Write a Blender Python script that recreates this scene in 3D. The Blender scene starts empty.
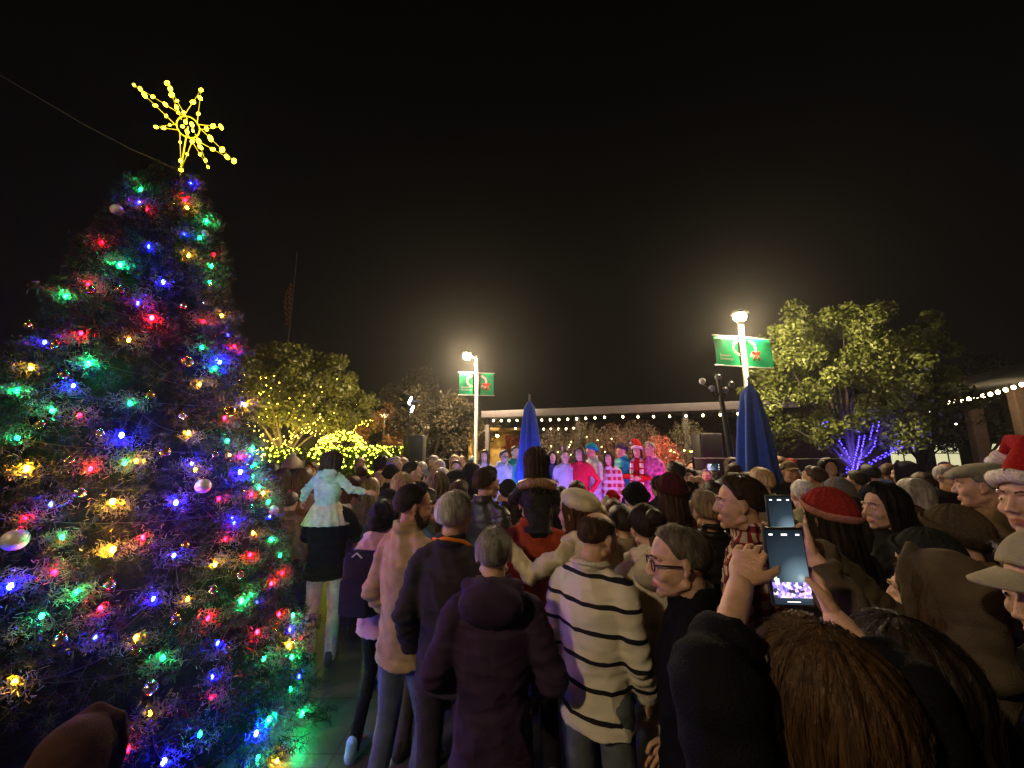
import bpy, math, random
import numpy as np
from mathutils import Vector, Matrix, Euler
random.seed(7); rng = np.random.default_rng(7)
R = math.radians
sc = bpy.context.scene
col = sc.collection
# ------------------------------------------------------------ camera numbers
CAMZ, PITCH, F = 2.03, R(9.7), 386.0
def ray(px, py):
    a = (px-512)/F; b = (384-py)/F
    return a, math.cos(PITCH)-b*math.sin(PITCH), math.sin(PITCH)+b*math.cos(PITCH)
def at(px, py, d):
    x, y, z = ray(px, py)
    return Vector((x/y*d, d, CAMZ+z/y*d))
# ------------------------------------------------------------ materials
_mats = {}
def nt(m):
    m.use_nodes = True
    n = m.node_tree; n.nodes.clear(); return n
def mat(name, c, rough=.7, var=.25, scale=30, bump=.15, bscale=None, metal=0, spec=.4, emit=None, strength=0, stretch=None, sheen=0, trans=0):
    key = (name, tuple(round(v, 3) for v in c), rough, var, scale, bump, bscale, metal, emit, strength, stretch, trans)
    if key in _mats: return _mats[key]
    m = bpy.data.materials.new(name); n = nt(m); N = n.nodes; L = n.links
    out = N.new('ShaderNodeOutputMaterial'); p = N.new('ShaderNodeBsdfPrincipled')
    L.new(p.outputs[0], out.inputs[0])
    p.inputs['Roughness'].default_value = rough; p.inputs['Metallic'].default_value = metal
    p.inputs['Specular IOR Level'].default_value = spec
    if sheen: p.inputs['Sheen Weight'].default_value = sheen
    if trans: p.inputs['Transmission Weight'].default_value = trans
    c = tuple(c[:3])
    if var > 0 or bump > 0:
        tc = N.new('ShaderNodeTexCoord'); mp = N.new('ShaderNodeMapping'); L.new(tc.outputs['Object'], mp.inputs[0])
        if stretch: mp.inputs['Scale'].default_value = stretch
        ns = N.new('ShaderNodeTexNoise'); ns.inputs['Scale'].default_value = scale; ns.inputs['Detail'].default_value = 5
        L.new(mp.outputs[0], ns.inputs['Vector'])
        if var > 0:
            cr = N.new('ShaderNodeValToRGB')
            cr.color_ramp.elements[0].position = .3; cr.color_ramp.elements[1].position = .7
            cr.color_ramp.elements[0].color = tuple(v*(1-var) for v in c)+(1,)
            cr.color_ramp.elements[1].color = tuple(min(1, v*(1+var)) for v in c)+(1,)
            L.new(ns.outputs[0], cr.inputs[0]); L.new(cr.outputs[0], p.inputs['Base Color'])
        else: p.inputs['Base Color'].default_value = c+(1,)
        if bump > 0:
            n2 = N.new('ShaderNodeTexNoise'); n2.inputs['Scale'].default_value = bscale or scale*3; n2.inputs['Detail'].default_value = 4
            L.new(mp.outputs[0], n2.inputs['Vector'])
            b = N.new('ShaderNodeBump'); b.inputs['Strength'].default_value = bump; b.inputs['Distance'].default_value = .01
            L.new(n2.outputs[0], b.inputs['Height']); L.new(b.outputs[0], p.inputs['Normal'])
    else: p.inputs['Base Color'].default_value = c+(1,)
    if emit:
        p.inputs['Emission Color'].default_value = tuple(emit)+(1,); p.inputs['Emission Strength'].default_value = strength
    _mats[key] = m; return m
def fabric(c, name='cloth'): return mat(name, c, .9, .22, 14, .5, 240, spec=.08)
def puff(c): return mat('padded_nylon', c, .48, .15, 8, .3, 40, spec=.22)
def knit(c): return mat('knitted_wool', c, .95, .3, 120, .7, 220, spec=.06)
def hairm(c): return mat('hair_strands', c, .5, .6, 70, .5, 150, spec=.22, stretch=(1, 1, .12))
def skin(c): return mat('skin', c, .58, .22, 26, .25, 170, spec=.28)
def glow(name, c, s): return mat(name, c, .5, 0, 1, 0, emit=c, strength=s)
# ------------------------------------------------------------ mesh builder
class MB:
    def __init__(s): s.V = []; s.Fc = []; s.M = []; s.n = 0; s.mi = 0
    def add(s, V, Fc, mi=None):
        V = np.asarray(V, float).reshape(-1, 3); s.V.append(V)
        s.Fc += [tuple(i+s.n for i in f) for f in Fc]; s.M += [s.mi if mi is None else mi]*len(Fc); s.n += len(V); return s
    def quads(s, Q, mi=None):          # Q: (n,4,3)
        Q = np.asarray(Q, float); n = len(Q); s.V.append(Q.reshape(-1, 3))
        k = s.n; s.Fc += [(k+4*i, k+4*i+1, k+4*i+2, k+4*i+3) for i in range(n)]
        s.M += [s.mi if mi is None else mi]*n; s.n += 4*n; return s
    def tube(s, pts, rad, seg=12, cap=True, ref=None, rnd=True, mi=None):
        P = [Vector(p) for p in pts]; rr = [(r, r) if not hasattr(r, '__len__') else r for r in rad]
        T = []
        for i in range(len(P)):
            t = (P[min(i+1, len(P)-1)]-P[max(i-1, 0)]); T.append(t.normalized())
        side = Vector(ref) if ref else (Vector((1, 0, 0)) if abs(T[0].x) < .8 else Vector((0, 1, 0)))
        rings = []; frames = []
        for i in range(len(P)):
            side = (side-T[i]*side.dot(T[i])).normalized(); oth = T[i].cross(side); frames.append((side.copy(), oth))
            rings.append((P[i], rr[i], side.copy(), oth))
        full = []
        if cap and rnd:
            p, r, a, o = rings[0]; m = min(r)
            for k in (80, 45, 15): full.append((p-T[0]*m*math.sin(R(k)), (r[0]*math.cos(R(k)), r[1]*math.cos(R(k))), a, o))
        full += rings
        if cap and rnd:
            p, r, a, o = rings[-1]; m = min(r)
            for k in (15, 45, 80): full.append((p+T[-1]*m*math.sin(R(k)), (r[0]*math.cos(R(k)), r[1]*math.cos(R(k))), a, o))
        V = []; Fc = []
        for p, r, a, o in full:
            for j in range(seg):
                t = 2*math.pi*j/seg; V.append(p+a*(r[0]*math.cos(t))+o*(r[1]*math.sin(t)))
        for i in range(len(full)-1):
            for j in range(seg):
                Fc.append((i*seg+j, i*seg+(j+1) % seg, (i+1)*seg+(j+1) % seg, (i+1)*seg+j))
        if cap: Fc.append(tuple(range(seg-1, -1, -1))); Fc.append(tuple((len(full)-1)*seg+j for j in range(seg)))
        return s.add([tuple(v) for v in V], Fc, mi)
    def ell(s, c, r, rot=None, seg=16, rings=10, mi=None):
        r = (r, r, r) if not hasattr(r, '__len__') else r
        M = Euler([R(v) for v in rot]).to_matrix() if rot else None
        V = []; Fc = []
        for i in range(rings+1):
            th = math.pi*i/rings
            th = min(max(th, .02), math.pi-.02)
            for j in range(seg):
                t = 2*math.pi*j/seg
                v = Vector((r[0]*math.sin(th)*math.cos(t), r[1]*math.sin(th)*math.sin(t), r[2]*math.cos(th)))
                if M: v = M @ v
                V.append((v.x+c[0], v.y+c[1], v.z+c[2]))
        for i in range(rings):
            for j in range(seg): Fc.append((i*seg+j, (i+1)*seg+j, (i+1)*seg+(j+1) % seg, i*seg+(j+1) % seg))
        Fc.append(tuple(range(seg))); Fc.append(tuple(rings*seg+j for j in range(seg-1, -1, -1)))
        return s.add(V, Fc, mi)
    def box(s, c, sz, rot=None, bev=0, mi=None):
        x, y, z = sz[0]/2, sz[1]/2, sz[2]/2
        b = min(bev, x*.9, y*.9, z*.9)
        M = (Euler([R(v) for v in rot]).to_matrix() if not isinstance(rot, Matrix) else rot) if rot is not None else None
        if b <= 0:
            V = [(i*x, j*y, k*z) for k in (-1, 1) for j in (-1, 1) for i in (-1, 1)]
            Fc = [(0, 2, 3, 1), (4, 5, 7, 6), (0, 1, 5, 4), (2, 6, 7, 3), (0, 4, 6, 2), (1, 3, 7, 5)]
        else:
            import bmesh
            bm = bmesh.new(); bmesh.ops.create_cube(bm, size=1)
            for v in bm.verts: v.co.x *= 2*x; v.co.y *= 2*y; v.co.z *= 2*z
            bmesh.ops.bevel(bm, geom=bm.edges[:], offset=b, segments=2, profile=.5, affect='EDGES')
            bm.verts.index_update(); V = [tuple(v.co) for v in bm.verts]; Fc = [tuple(v.index for v in f.verts) for f in bm.faces]; bm.free()
        out = []
        for v in V:
            v = Vector(v)
            if M: v = M @ v
            out.append((v.x+c[0], v.y+c[1], v.z+c[2]))
        return s.add(out, Fc, mi)
    def grid(s, G, closed=True, mi=None):   # G (rows, cols, 3)
        G = np.asarray(G, float); r, c = G.shape[:2]; Fc = []
        for i in range(r-1):
            for j in range(c if closed else c-1):
                Fc.append((i*c+j, (i+1)*c+j, (i+1)*c+(j+1) % c, i*c+(j+1) % c))
        return s.add(G.reshape(-1, 3), Fc, mi)
    def data(s): return (np.concatenate(s.V), s.Fc, s.M)
    def mesh(s, name, smooth=True):
        me = bpy.data.meshes.new(name)
        V = np.concatenate(s.V)
        me.from_pydata(V.tolist(), [], s.Fc)
        if smooth: me.polygons.foreach_set('use_smooth', [True]*len(s.Fc))
        me.polygons.foreach_set('material_index', s.M); me.update(); return me
    def build(s, name, mats, parent=None, smooth=True, loc=None):
        me = s.mesh(name, smooth)
        for m in (mats if isinstance(mats, (list, tuple)) else [mats]): me.materials.append(m)
        return link(name, me, parent, loc)
def link(name, data, parent=None, loc=None):
    o = bpy.data.objects.new(name, data); col.objects.link(o)
    if parent: o.parent = parent
    if loc is not None: o.location = loc
    return o
def tag(o, label=None, cat=None, group=None, kind=None):
    if label: o['label'] = label
    if cat: o['category'] = cat
    if group: o['group'] = group
    if kind: o['kind'] = kind
    return o
def empty(name, loc=(0, 0, 0), rz=0):
    o = bpy.data.objects.new(name, None); col.objects.link(o); o.location = loc; o.rotation_euler.z = rz; o.empty_display_size = .1; return o
# cheap vector noise: warped sines
_ks = [(rng.normal(size=3), rng.uniform(0, 6.28)) for _ in range(14)]
def wob(P, freq, seed=0):
    out = np.zeros(len(P))
    for i in range(7):
        k, ph = _ks[(i+seed) % 14]; k2, ph2 = _ks[(i+5+seed) % 14]
        out += np.sin(P @ (k*freq*(1+.35*i)) + ph + seed + 1.1*np.sin(P @ (k2*freq*.6)+ph2))/(1+.35*i)
    return out/3.2
_tmp = 0
def remesh(mb, voxel, it=3, fac=.5):
    me = mb.mesh('tmp'); o = bpy.data.objects.new('tmp', me); col.objects.link(o)
    m = o.modifiers.new('r', 'REMESH'); m.mode = 'VOXEL'; m.voxel_size = voxel; m.adaptivity = 0
    if it:
        sm = o.modifiers.new('s', 'SMOOTH'); sm.iterations = it; sm.factor = fac
    dg = bpy.context.evaluated_depsgraph_get(); dg.update()
    ev = o.evaluated_get(dg); em = ev.to_mesh()
    V = np.empty(len(em.vertices)*3); em.vertices.foreach_get('co', V); V = V.reshape(-1, 3)
    Nn = np.empty(len(em.vertices)*3); em.vertices.foreach_get('normal', Nn); Nn = Nn.reshape(-1, 3)
    Fc = [tuple(p.vertices) for p in em.polygons]
    ev.to_mesh_clear(); bpy.data.objects.remove(o); bpy.data.meshes.remove(me)
    return V, Fc, Nn
# ------------------------------------------------------------ people
HC, HR = np.array((0, -.012, .03)), np.array((.076, .097, .088))
_cache = {}
def cached(k, fn):
    if k not in _cache: _cache[k] = fn()
    return _cache[k]
def head_data(hi, sex='m'):
    def fn():
        b = MB(); w = 1.0 if sex == 'm' else .94
        b.ell(HC, HR, seg=24, rings=16)
        b.ell((0, .03, -.015), (.066*w, .064, .084), seg=20)
        b.ell((0, .034, -.068), (.052*w, .052, .044))
        b.ell((0, .07, -.098), (.021*w, .018, .016))
        b.tube([(0, .09, .014), (0, .099, -.004), (0, .107, -.026)], [.007, .008, .0102], 10)
        for s in (-1, 1):
            b.ell((s*.012, .1, -.031), (.0085, .011, .008))
            b.ell((s*.037, .062, -.03), (.024, .024, .022))
            b.tube([(s*.012, .092, .028), (s*.03, .09, .031), (s*.05, .074, .024)], [.007, .0075, .006], 8)
            b.ell((s*.031, .077, .004), (.0155, .0125, .0105))
            b.ell((s*.079, -.006, .002), (.008, .017, .026), rot=(-12, 0, s*-22))
            b.ell((s*.078, .001, -.022), (.007, .009, .012))
            b.tube([(s*.05, -.002, -.058), (s*.026, .056, -.086)], [.018, .015], 10)
        b.tube([(-.022, .086, -.062), (0, .0925, -.059), (.022, .086, -.062)], [.004, .0058, .004], 8)
        b.tube([(-.018, .085, -.07), (0, .0915, -.073), (.018, .085, -.07)], [.004, .006, .004], 8)
        n = .056 if sex == 'm' else .047
        b.tube([(0, -.02, -.04), (0, -.028, -.09)], [n*.95, n*.95], 16)
        V, Fc, Nn = remesh(b, .0042 if hi else .011, 4 if hi else 1, .5)
        M = []
        for f in Fc:
            c = V[list(f)].mean(0)
            lip = c[1] > .079 and abs(c[0]) < .023 and -.079 < c[2] < -.054 and (abs(c[2]+.066) < .0125-abs(c[0])*.3)
            M.append(3 if lip else 0)
        m = MB(); m.V.append(V); m.Fc = list(Fc); m.M = M; m.n = len(V)
        for s in (-1, 1):
            if hi: m.tube([(s*.013, .0965, .029), (s*.03, .0955, .034), (s*.049, .081, .028)], [(.0016, .0035)]*3, 6, mi=2)
            m.ell((s*.031, .0795, .004), (.0112, .0105, .0046), mi=1, seg=12, rings=8)
            m.ell((s*.031, .0855, .004), (.0052, .005, .0043), mi=2, seg=10, rings=6)
        return m.data()
    return cached(('head', hi, sex), fn)
def hand_data(hi, pose='relaxed', side=1):
    def fn():
        b = MB(); s = side
        curl = {'relaxed': 25, 'grip': 48, 'flat': 6, 'hook': 62, 'hold': 30}[pose]
        b.ell((0, 0, .045), (.038, .015, .05)); b.tube([(0, 0, -.06), (0, 0, 0), (0, 0, .03)], [(.031, .025), (.026, .02), (.034, .017)], 12)
        b.tube([(-.027, 0, .075), (.029, 0, .07)], [.012, .011], 8)
        for i, (x, l) in enumerate(((-.031, .072), (-.0105, .08), (.0105, .075), (.031, .06))):
            x0 = x*s; a = 0; p = Vector((x0, 0, .078+.004*(1-abs(i-1.5)))); pts = [p.copy()]
            fan = x*s*.25
            for j, fr in enumerate((.42, .32, .26)):
                a += R(curl*(.75 if j == 0 else 1))
                p = p+Vector((fan*fr, math.sin(a), math.cos(a)))*l*fr; pts.append(p.copy())
            b.tube(pts, [.0086, .0082, .0074, .0062], 8)
        tp = [(-.022*s, .002, .02), (-.043*s, .012, .042), (-.054*s, .026 if pose != 'flat' else .01, .068), (-.05*s, .04 if pose != 'flat' else .012, .09)]
        b.tube(tp, [.014, .0115, .0095, .0078], 8)
        V, Fc, Nn = remesh(b, .0034 if hi else .009, 2 if hi else 1, .5)
        return V, Fc, [0]*len(Fc)
    return cached(('hand', hi, pose, side), fn)
def skel(**k):
    J = dict(hipL=(-.095, 0, .93), hipR=(.095, 0, .93), kneeL=(-.1, .02, .5), kneeR=(.1, .02, .5), ankL=(-.11, -.02, .09), ankR=(.11, -.02, .09),
             pelvis=(0, 0, .95), waist=(0, .005, 1.1), chest=(0, 0, 1.3), neck=(0, -.01, 1.49), shL=(-.168, -.01, 1.405), shR=(.168, -.01, 1.405),
             elL=(-.225, -.04, 1.14), elR=(.225, -.04, 1.14), wrL=(-.225, .07, .9), wrR=(.225, .07, .9), head=(0, .022, 1.632), hyaw=0, hpitch=0, hroll=0,
             handL='relaxed', handR='relaxed', hrL=0, hrR=0, hs=1.04)
    J.update(k); return J
POSES = dict(
    down=skel(),
    pocket=skel(elL=(-.3, -.08, 1.16), elR=(.3, -.08, 1.16), wrL=(-.2, .09, .95), wrR=(.2, .09, .95)),
    front=skel(elL=(-.25, .04, 1.16), elR=(.25, .04, 1.16), wrL=(-.07, .27, 1.15), wrR=(.08, .26, 1.19), handL='grip', handR='grip'),
    phone=skel(elL=(-.23, .2, 1.24), elR=(.23, .2, 1.24), wrL=(-.06, .36, 1.5), wrR=(.06, .36, 1.5), handL='grip', handR='grip', hpitch=6),
    high=skel(elL=(-.24, .17, 1.5), elR=(.24, .17, 1.5), wrL=(-.075, .34, 1.72), wrR=(.075, .34, 1.72), handL='grip', handR='grip', hpitch=12),
    wave=skel(elL=(-.3, .08, 1.47), wrL=(-.22, .22, 1.7), handL='flat', hpitch=8),
    ride=skel(hipL=(-.09, .03, .03), hipR=(.09, .03, .03), kneeL=(-.15, .36, .02), kneeR=(.15, .36, .02), ankL=(-.16, .38, -.34), ankR=(.16, .38, -.34),
              pelvis=(0, 0, .05), waist=(0, 0, .2), chest=(0, 0, .38), neck=(0, 0, .57), shL=(-.155, 0, .485), shR=(.155, 0, .485),
              elL=(-.27, .1, .28), elR=(.27, .1, .28), wrL=(-.3, .3, .2), wrR=(.3, .3, .2), head=(0, .03, .71), hs=1.28),
)
def head_mat(J):
    R3 = (Matrix.Rotation(R(J['hyaw']), 3, 'Z') @ Matrix.Rotation(R(J['hpitch']), 3, 'X') @ Matrix.Rotation(R(J['hroll']), 3, 'Y'))
    nk = Vector(J['neck'])+Vector((0, 0, .03)); off = Vector(J['head'])-nk
    off2 = R3 @ off*(1+.35*(J['hs']-1))
    M = Matrix.Translation(nk+off2) @ R3.to_4x4() @ Matrix.Diagonal((J['hs'],)*3+(1,))
    return M
def hand_mat(J, s):
    e, w = Vector(J['el'+s]), Vector(J['wr'+s]); z = (w-e).normalized()
    if 'hz'+s in J:
        z = Vector(J['hz'+s]).normalized(); f = Vector(J['hy'+s]); y = (f-z*f.dot(z)).normalized(); x = y.cross(z)
        return Matrix.Translation(w) @ Matrix((x, y, z)).transposed().to_4x4()
    f = Vector((0, 1, 0)) if abs(z.y) < .85 else Vector((0, 0, 1))
    if z.z < 0: f = Vector(((1 if s == 'L' else -1), .2, 0))      # palm faces the thigh
    else: f = Vector(((.5 if s == 'L' else -.5), 1, 0))
    y = (f-z*f.dot(z)).normalized(); x = y.cross(z)
    M3 = Matrix((x, y, z)).transposed() @ Matrix.Rotation(R(J['hr'+s]), 3, 'Z')
    return Matrix.Translation(w) @ M3.to_4x4()
def xf(V, M):
    A = np.array(M); return V @ A[:3, :3].T + A[:3, 3]
def core(J, k=1.0):
    b = MB()
    b.tube([J['pelvis'], J['waist'], J['chest'], (J['neck'][0], J['neck'][1], J['neck'][2]-.05), J['neck']], [(.13*k, .09*k), (.12*k, .085*k), (.14*k, .09*k), (.1*k, .06*k), (.05, .05)], 16, ref=(1, 0, 0))
    for s in 'LR':
        b.tube([J['sh'+s], J['el'+s], J['wr'+s]], [.038, .034, .027], 10)
        b.tube([J['hip'+s], J['knee'+s], J['ank'+s]], [.064, .04, .031], 10)
        a = Vector(J['ank'+s]); b.tube([a, a+Vector((0, .14, -.05))], [.036, .03], 8)
    b.tube([J['shL'], J['chest'], J['shR']], [.036, .06, .036], 10)
    hp = head_mat(J) @ Vector((0, -.03, -.07)); nk = .053*k; b.tube([J['neck'], Vector(J['neck']).lerp(hp, .5), hp], [nk*1.1, nk, nk], 14)
    return b
def body_mesh(key, J, hi, sex):
    def fn():
        m = MB(); V, Fc, _ = remesh(core(J, 1 if sex == 'm' else .88), .014 if hi else .02, 3); m.add(V, Fc, 0)
        V, Fc, M = head_data(hi, sex); m.V.append(xf(V, head_mat(J))); k = m.n; m.Fc += [tuple(i+k for i in f) for f in Fc]; m.M += M; m.n += len(V)
        for s, sd in (('L', 1), ('R', -1)):
            V, Fc, M = hand_data(hi, J['hand'+s], -sd)
            m.add(xf(V*(1 if sex == 'm' else .87), hand_mat(J, s)), Fc, 0)
        me = m.mesh('person')
        for i in range(4): me.materials.append(None)
        return me
    return cached(('body', key, hi, sex), fn)
def limb_param(V, J):
    """distance along the nearest limb, for padded seams"""
    segs = [(J['pelvis'], J['neck'], 0)]
    for s in 'LR': segs += [(J['sh'+s], J['el'+s], .0), (J['el'+s], J['wr'+s], .3)]
    best = np.full(len(V), 9.); par = np.zeros(len(V))
    for a, c, o in segs:
        a = np.array(a); c = np.array(c); d = c-a; l = np.linalg.norm(d); t = np.clip((V-a) @ d/l/l, -.3, 1.3)
        dist = np.linalg.norm(V-(a+np.clip(t, 0, 1)[:, None]*d), axis=1) - (.12 if o == 0 and l > .35 else 0)
        k = dist < best; best[k] = dist[k]; par[k] = (t*l+o)[k]
    return par
def top_mesh(key, J, style, hi, sex):
    """jacket / sweater / puffer / coat / hoodie / longcoat / vest"""
    def fn():
        b = MB(); w = 1.0 if sex == 'm' else .9
        fat = {'sweater': .96, 'jacket': .99, 'puffer': 1.1, 'coat': 1.02, 'longcoat': 1.04, 'hoodie': 1.01}[style]*w
        up = Vector(J['neck'])-Vector(J['pelvis']); P = Vector(J['pelvis']); u = up/0.54
        hem = {'sweater': -.12, 'jacket': -.14, 'puffer': -.14, 'coat': -.28, 'longcoat': -.55, 'hoodie': -.15}[style]
        if J['pelvis'][2] < .5: hem = -.04
        def q(t, y=0): return P+u*t+Vector((0, y, 0))
        pts = [q(hem)]; rad = [(.197*fat, .155*fat)]
        if hem < -.2: pts.append(q(-.1)); rad.append((.18*fat, .137*fat)); rad[0] = (.2*fat, .16*fat)
        pts += [q(-.02), q(.12), q(.24), q(.36), q(.46), q(.52), q(.56)]
        rad += [(.172*fat, .132*fat), (.16*fat, .122*fat), (.175*fat, .13*fat), (.187*fat, .128*fat), (.16*fat, .1*fat), (.1*fat, .078*fat), (.072*fat, .066*fat)]
        b.tube(pts, rad, 24, ref=(1, 0, 0), rnd=False)
        sl = {'sweater': (.072, .06, .05), 'jacket': (.078, .066, .054), 'puffer': (.088, .078, .062), 'coat': (.08, .068, .058), 'longcoat': (.082, .07, .058), 'hoodie': (.078, .066, .052)}[style]
        for s in 'LR':
            sh, e, wv = Vector(J['sh'+s]), Vector(J['el'+s]), Vector(J['wr'+s])
            inn = sh*.8+Vector(J['neck'])*.2
            cuff = e+(wv-e)*J.get('cuff'+s, .93); b.tube([inn, sh, sh*.5+e*.5, e, e*.5+cuff*.5, cuff], [sl[0]*.7*w, sl[0]*.86*w, (sl[0]*.86+sl[1])/2*w, sl[1]*w*1.04, (sl[1]+sl[2])/2*w, sl[2]*w], 14, rnd=False)
            nn_ = Vector(J['neck']); b.tube([nn_+Vector((0, 0, -.02)), nn_*.55+sh*.45+Vector((0, 0, .012)), sh+Vector((0, 0, .015))], [.05, .05*w, .055*w], 12); b.ell(e, sl[1]*w*1.05)
        n = Vector(J['neck'])
        # collar ring
        hgt = {'sweater': .0, 'jacket': .03, 'puffer': .05, 'coat': .035, 'longcoat': .04, 'hoodie': .02}[style]
        ring = [(n.x+.068*math.cos(t), n.y-.005+.07*math.sin(t), n.z+.005+(.02 if math.sin(t) < 0 else -.012)) for t in np.linspace(0, 2*math.pi, 17)]
        ring2 = [(x, y, z+hgt) for x, y, z in ring]
        b.tube(ring, [.019]*17, 8)
        if hgt: b.tube(ring2, [.016]*17, 8)
        if style == 'hoodie' or key[-1:] == 'h':
            b.ell((n.x, n.y-.1, n.z-.03), (.13, .06, .085), rot=(25, 0, 0)); b.ell((n.x, n.y-.075, n.z+.02), (.11, .05, .045), rot=(20, 0, 0))
            b.tube([(n.x-.1, n.y+.02, n.z+.0), (n.x-.095, n.y-.07, n.z+.03), (n.x, n.y-.12, n.z+.045), (n.x+.095, n.y-.07, n.z+.03), (n.x+.1, n.y+.02, n.z+.0)], [.03, .034, .036, .034, .03], 10)
        V, Fc, Nn = remesh(b, .0105 if hi else .02, 3 if hi else 2, .5)
        if style == 'puffer':
            p = limb_param(V, J); a = J.get('pad', .012)
            V = V+Nn*(a*(np.abs(np.sin(p*math.pi/.085))**.6)-a*.6)[:, None]; V += Nn*(wob(V, 55, 3)*.003)[:, None]
        else:
            Q = V*np.array((1, 1, .55)); am = .0085 if hi else .009
            rd = 1-np.abs(np.clip(wob(Q, 11, 2)*1.9, -1, 1)); rd2 = 1-np.abs(np.clip(wob(Q*np.array((1, 1, 1.8)), 21, 6)*1.8, -1, 1))
            V = V+Nn*((rd**2-.45)*am*1.25+(rd2**2-.4)*am*.6+wob(Q, 38, 5)*am*.2)[:, None]
            for s in 'LR':   # elbow and sleeve folds
                e = np.array(J['el'+s]); d = np.linalg.norm(V-e, axis=1); ax = np.array(J['wr'+s])-np.array(J['sh'+s]); ax /= np.linalg.norm(ax)
                V = V+Nn*(np.exp(-(d/.13)**2)*np.sin((V @ ax)*110+wob(V, 12)*2.5)*.0055)[:, None]
        if hi:   # armhole, hem, cuff and back seams
            g = np.zeros(len(V))
            for s in 'LR':
                sh_, e_, w_ = (np.array(J[k+s]) for k in ('sh', 'el', 'wr')); a_ = e_-sh_; la = np.linalg.norm(a_); t_ = (V-sh_) @ a_/la; dr = np.linalg.norm(V-(sh_+np.outer(t_, a_/la)), axis=1)
                g += np.exp(-((t_-.015)/.007)**2)*(dr < .1)
                a_ = w_-e_; la = np.linalg.norm(a_); t_ = (V-e_) @ a_/la; dr = np.linalg.norm(V-(e_+np.outer(t_, a_/la)), axis=1); g += np.exp(-((t_-la*J.get('cuff'+s, .93)+.045)/.007)**2)*(dr < .085)
            zt = (V-np.array(J['pelvis'])) @ np.array(u); arms_ = np.abs(V[:, 0]) > .2
            g += np.exp(-((zt-hem-.05)/.007)**2)*(~arms_)
            if style in ('coat', 'jacket', 'longcoat'): g += np.exp(-(V[:, 0]/.006)**2)*(V[:, 1] < 0)*.8+np.exp(-((zt-.4-.1*V[:, 0]**2)/.006)**2)*(V[:, 1] < -.03)*(~arms_)
            V = V-Nn*(np.clip(g, 0, 1)*.0055)[:, None]
        m = MB(); m.add(V, Fc, 0); return m.mesh('top')
    return cached(('top', key, style, hi, sex), fn)
def legs_mesh(key, J, hi, sex, style='jeans'):
    def fn():
        b = MB(); w = 1 if sex == 'm' else .92
        k = {'jeans': 1, 'leggings': .84}[style]
        b.tube([J['pelvis'], (J['pelvis'][0], J['pelvis'][1], J['pelvis'][2]-.05)], [(.14*w, .106*w), (.138*w, .104*w)], 18, ref=(1, 0, 0))
        for s in 'LR':
            h, n, a = Vector(J['hip'+s]), Vector(J['knee'+s]), Vector(J['ank'+s]); a = a+(a-n).normalized()*.03
            b.tube([h, h*.5+n*.5, n, n*.5+a*.5, a], [.087*k*w, .08*k*w, .065*k*w, .063*k*w, .056*k], 14, rnd=False)
            b.ell(h, .084*w*k); b.ell(n, .067*w*k)
        V, Fc, Nn = remesh(b, .013 if hi else .022, 2, .5)
        Q = V*np.array((1, 1, 1.6)); V = V+Nn*(np.abs(wob(Q, 18, 4))*.007-.003)[:, None]
        m = MB(); m.add(V, Fc, 0); return m.mesh('trousers')
    return cached(('legs', key, hi, sex, style), fn)
def shoe_mesh(key, J, s):
    def fn():
        a = Vector(J['ank'+s]); n = Vector(J['knee'+s]); d = (a-n).normalized(); b = MB()
        if d.z < -.5: o = Vector((a.x, a.y, a.z-.09))
        else: o = a
        b.tube([o+Vector((0, -.04, .05)), o+Vector((0, .03, .055)), o+Vector((0, .1, .04)), o+Vector((0, .17, .032))], [(.04, .045), (.043, .05), (.045, .036), (.035, .026)], 14, ref=(1, 0, 0))
        b.tube([o+Vector((0, -.03, .03)), o+Vector((0, -.02, .12))], [.042, .043], 12)
        V, Fc, Nn = remesh(b, .011, 2, .5)
        V[:, 2] = np.maximum(V[:, 2], o.z+.002)
        m = MB(); m.add(V, Fc, 0); return m.mesh('shoe')
    return cached(('shoe', key, s), fn)
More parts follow.
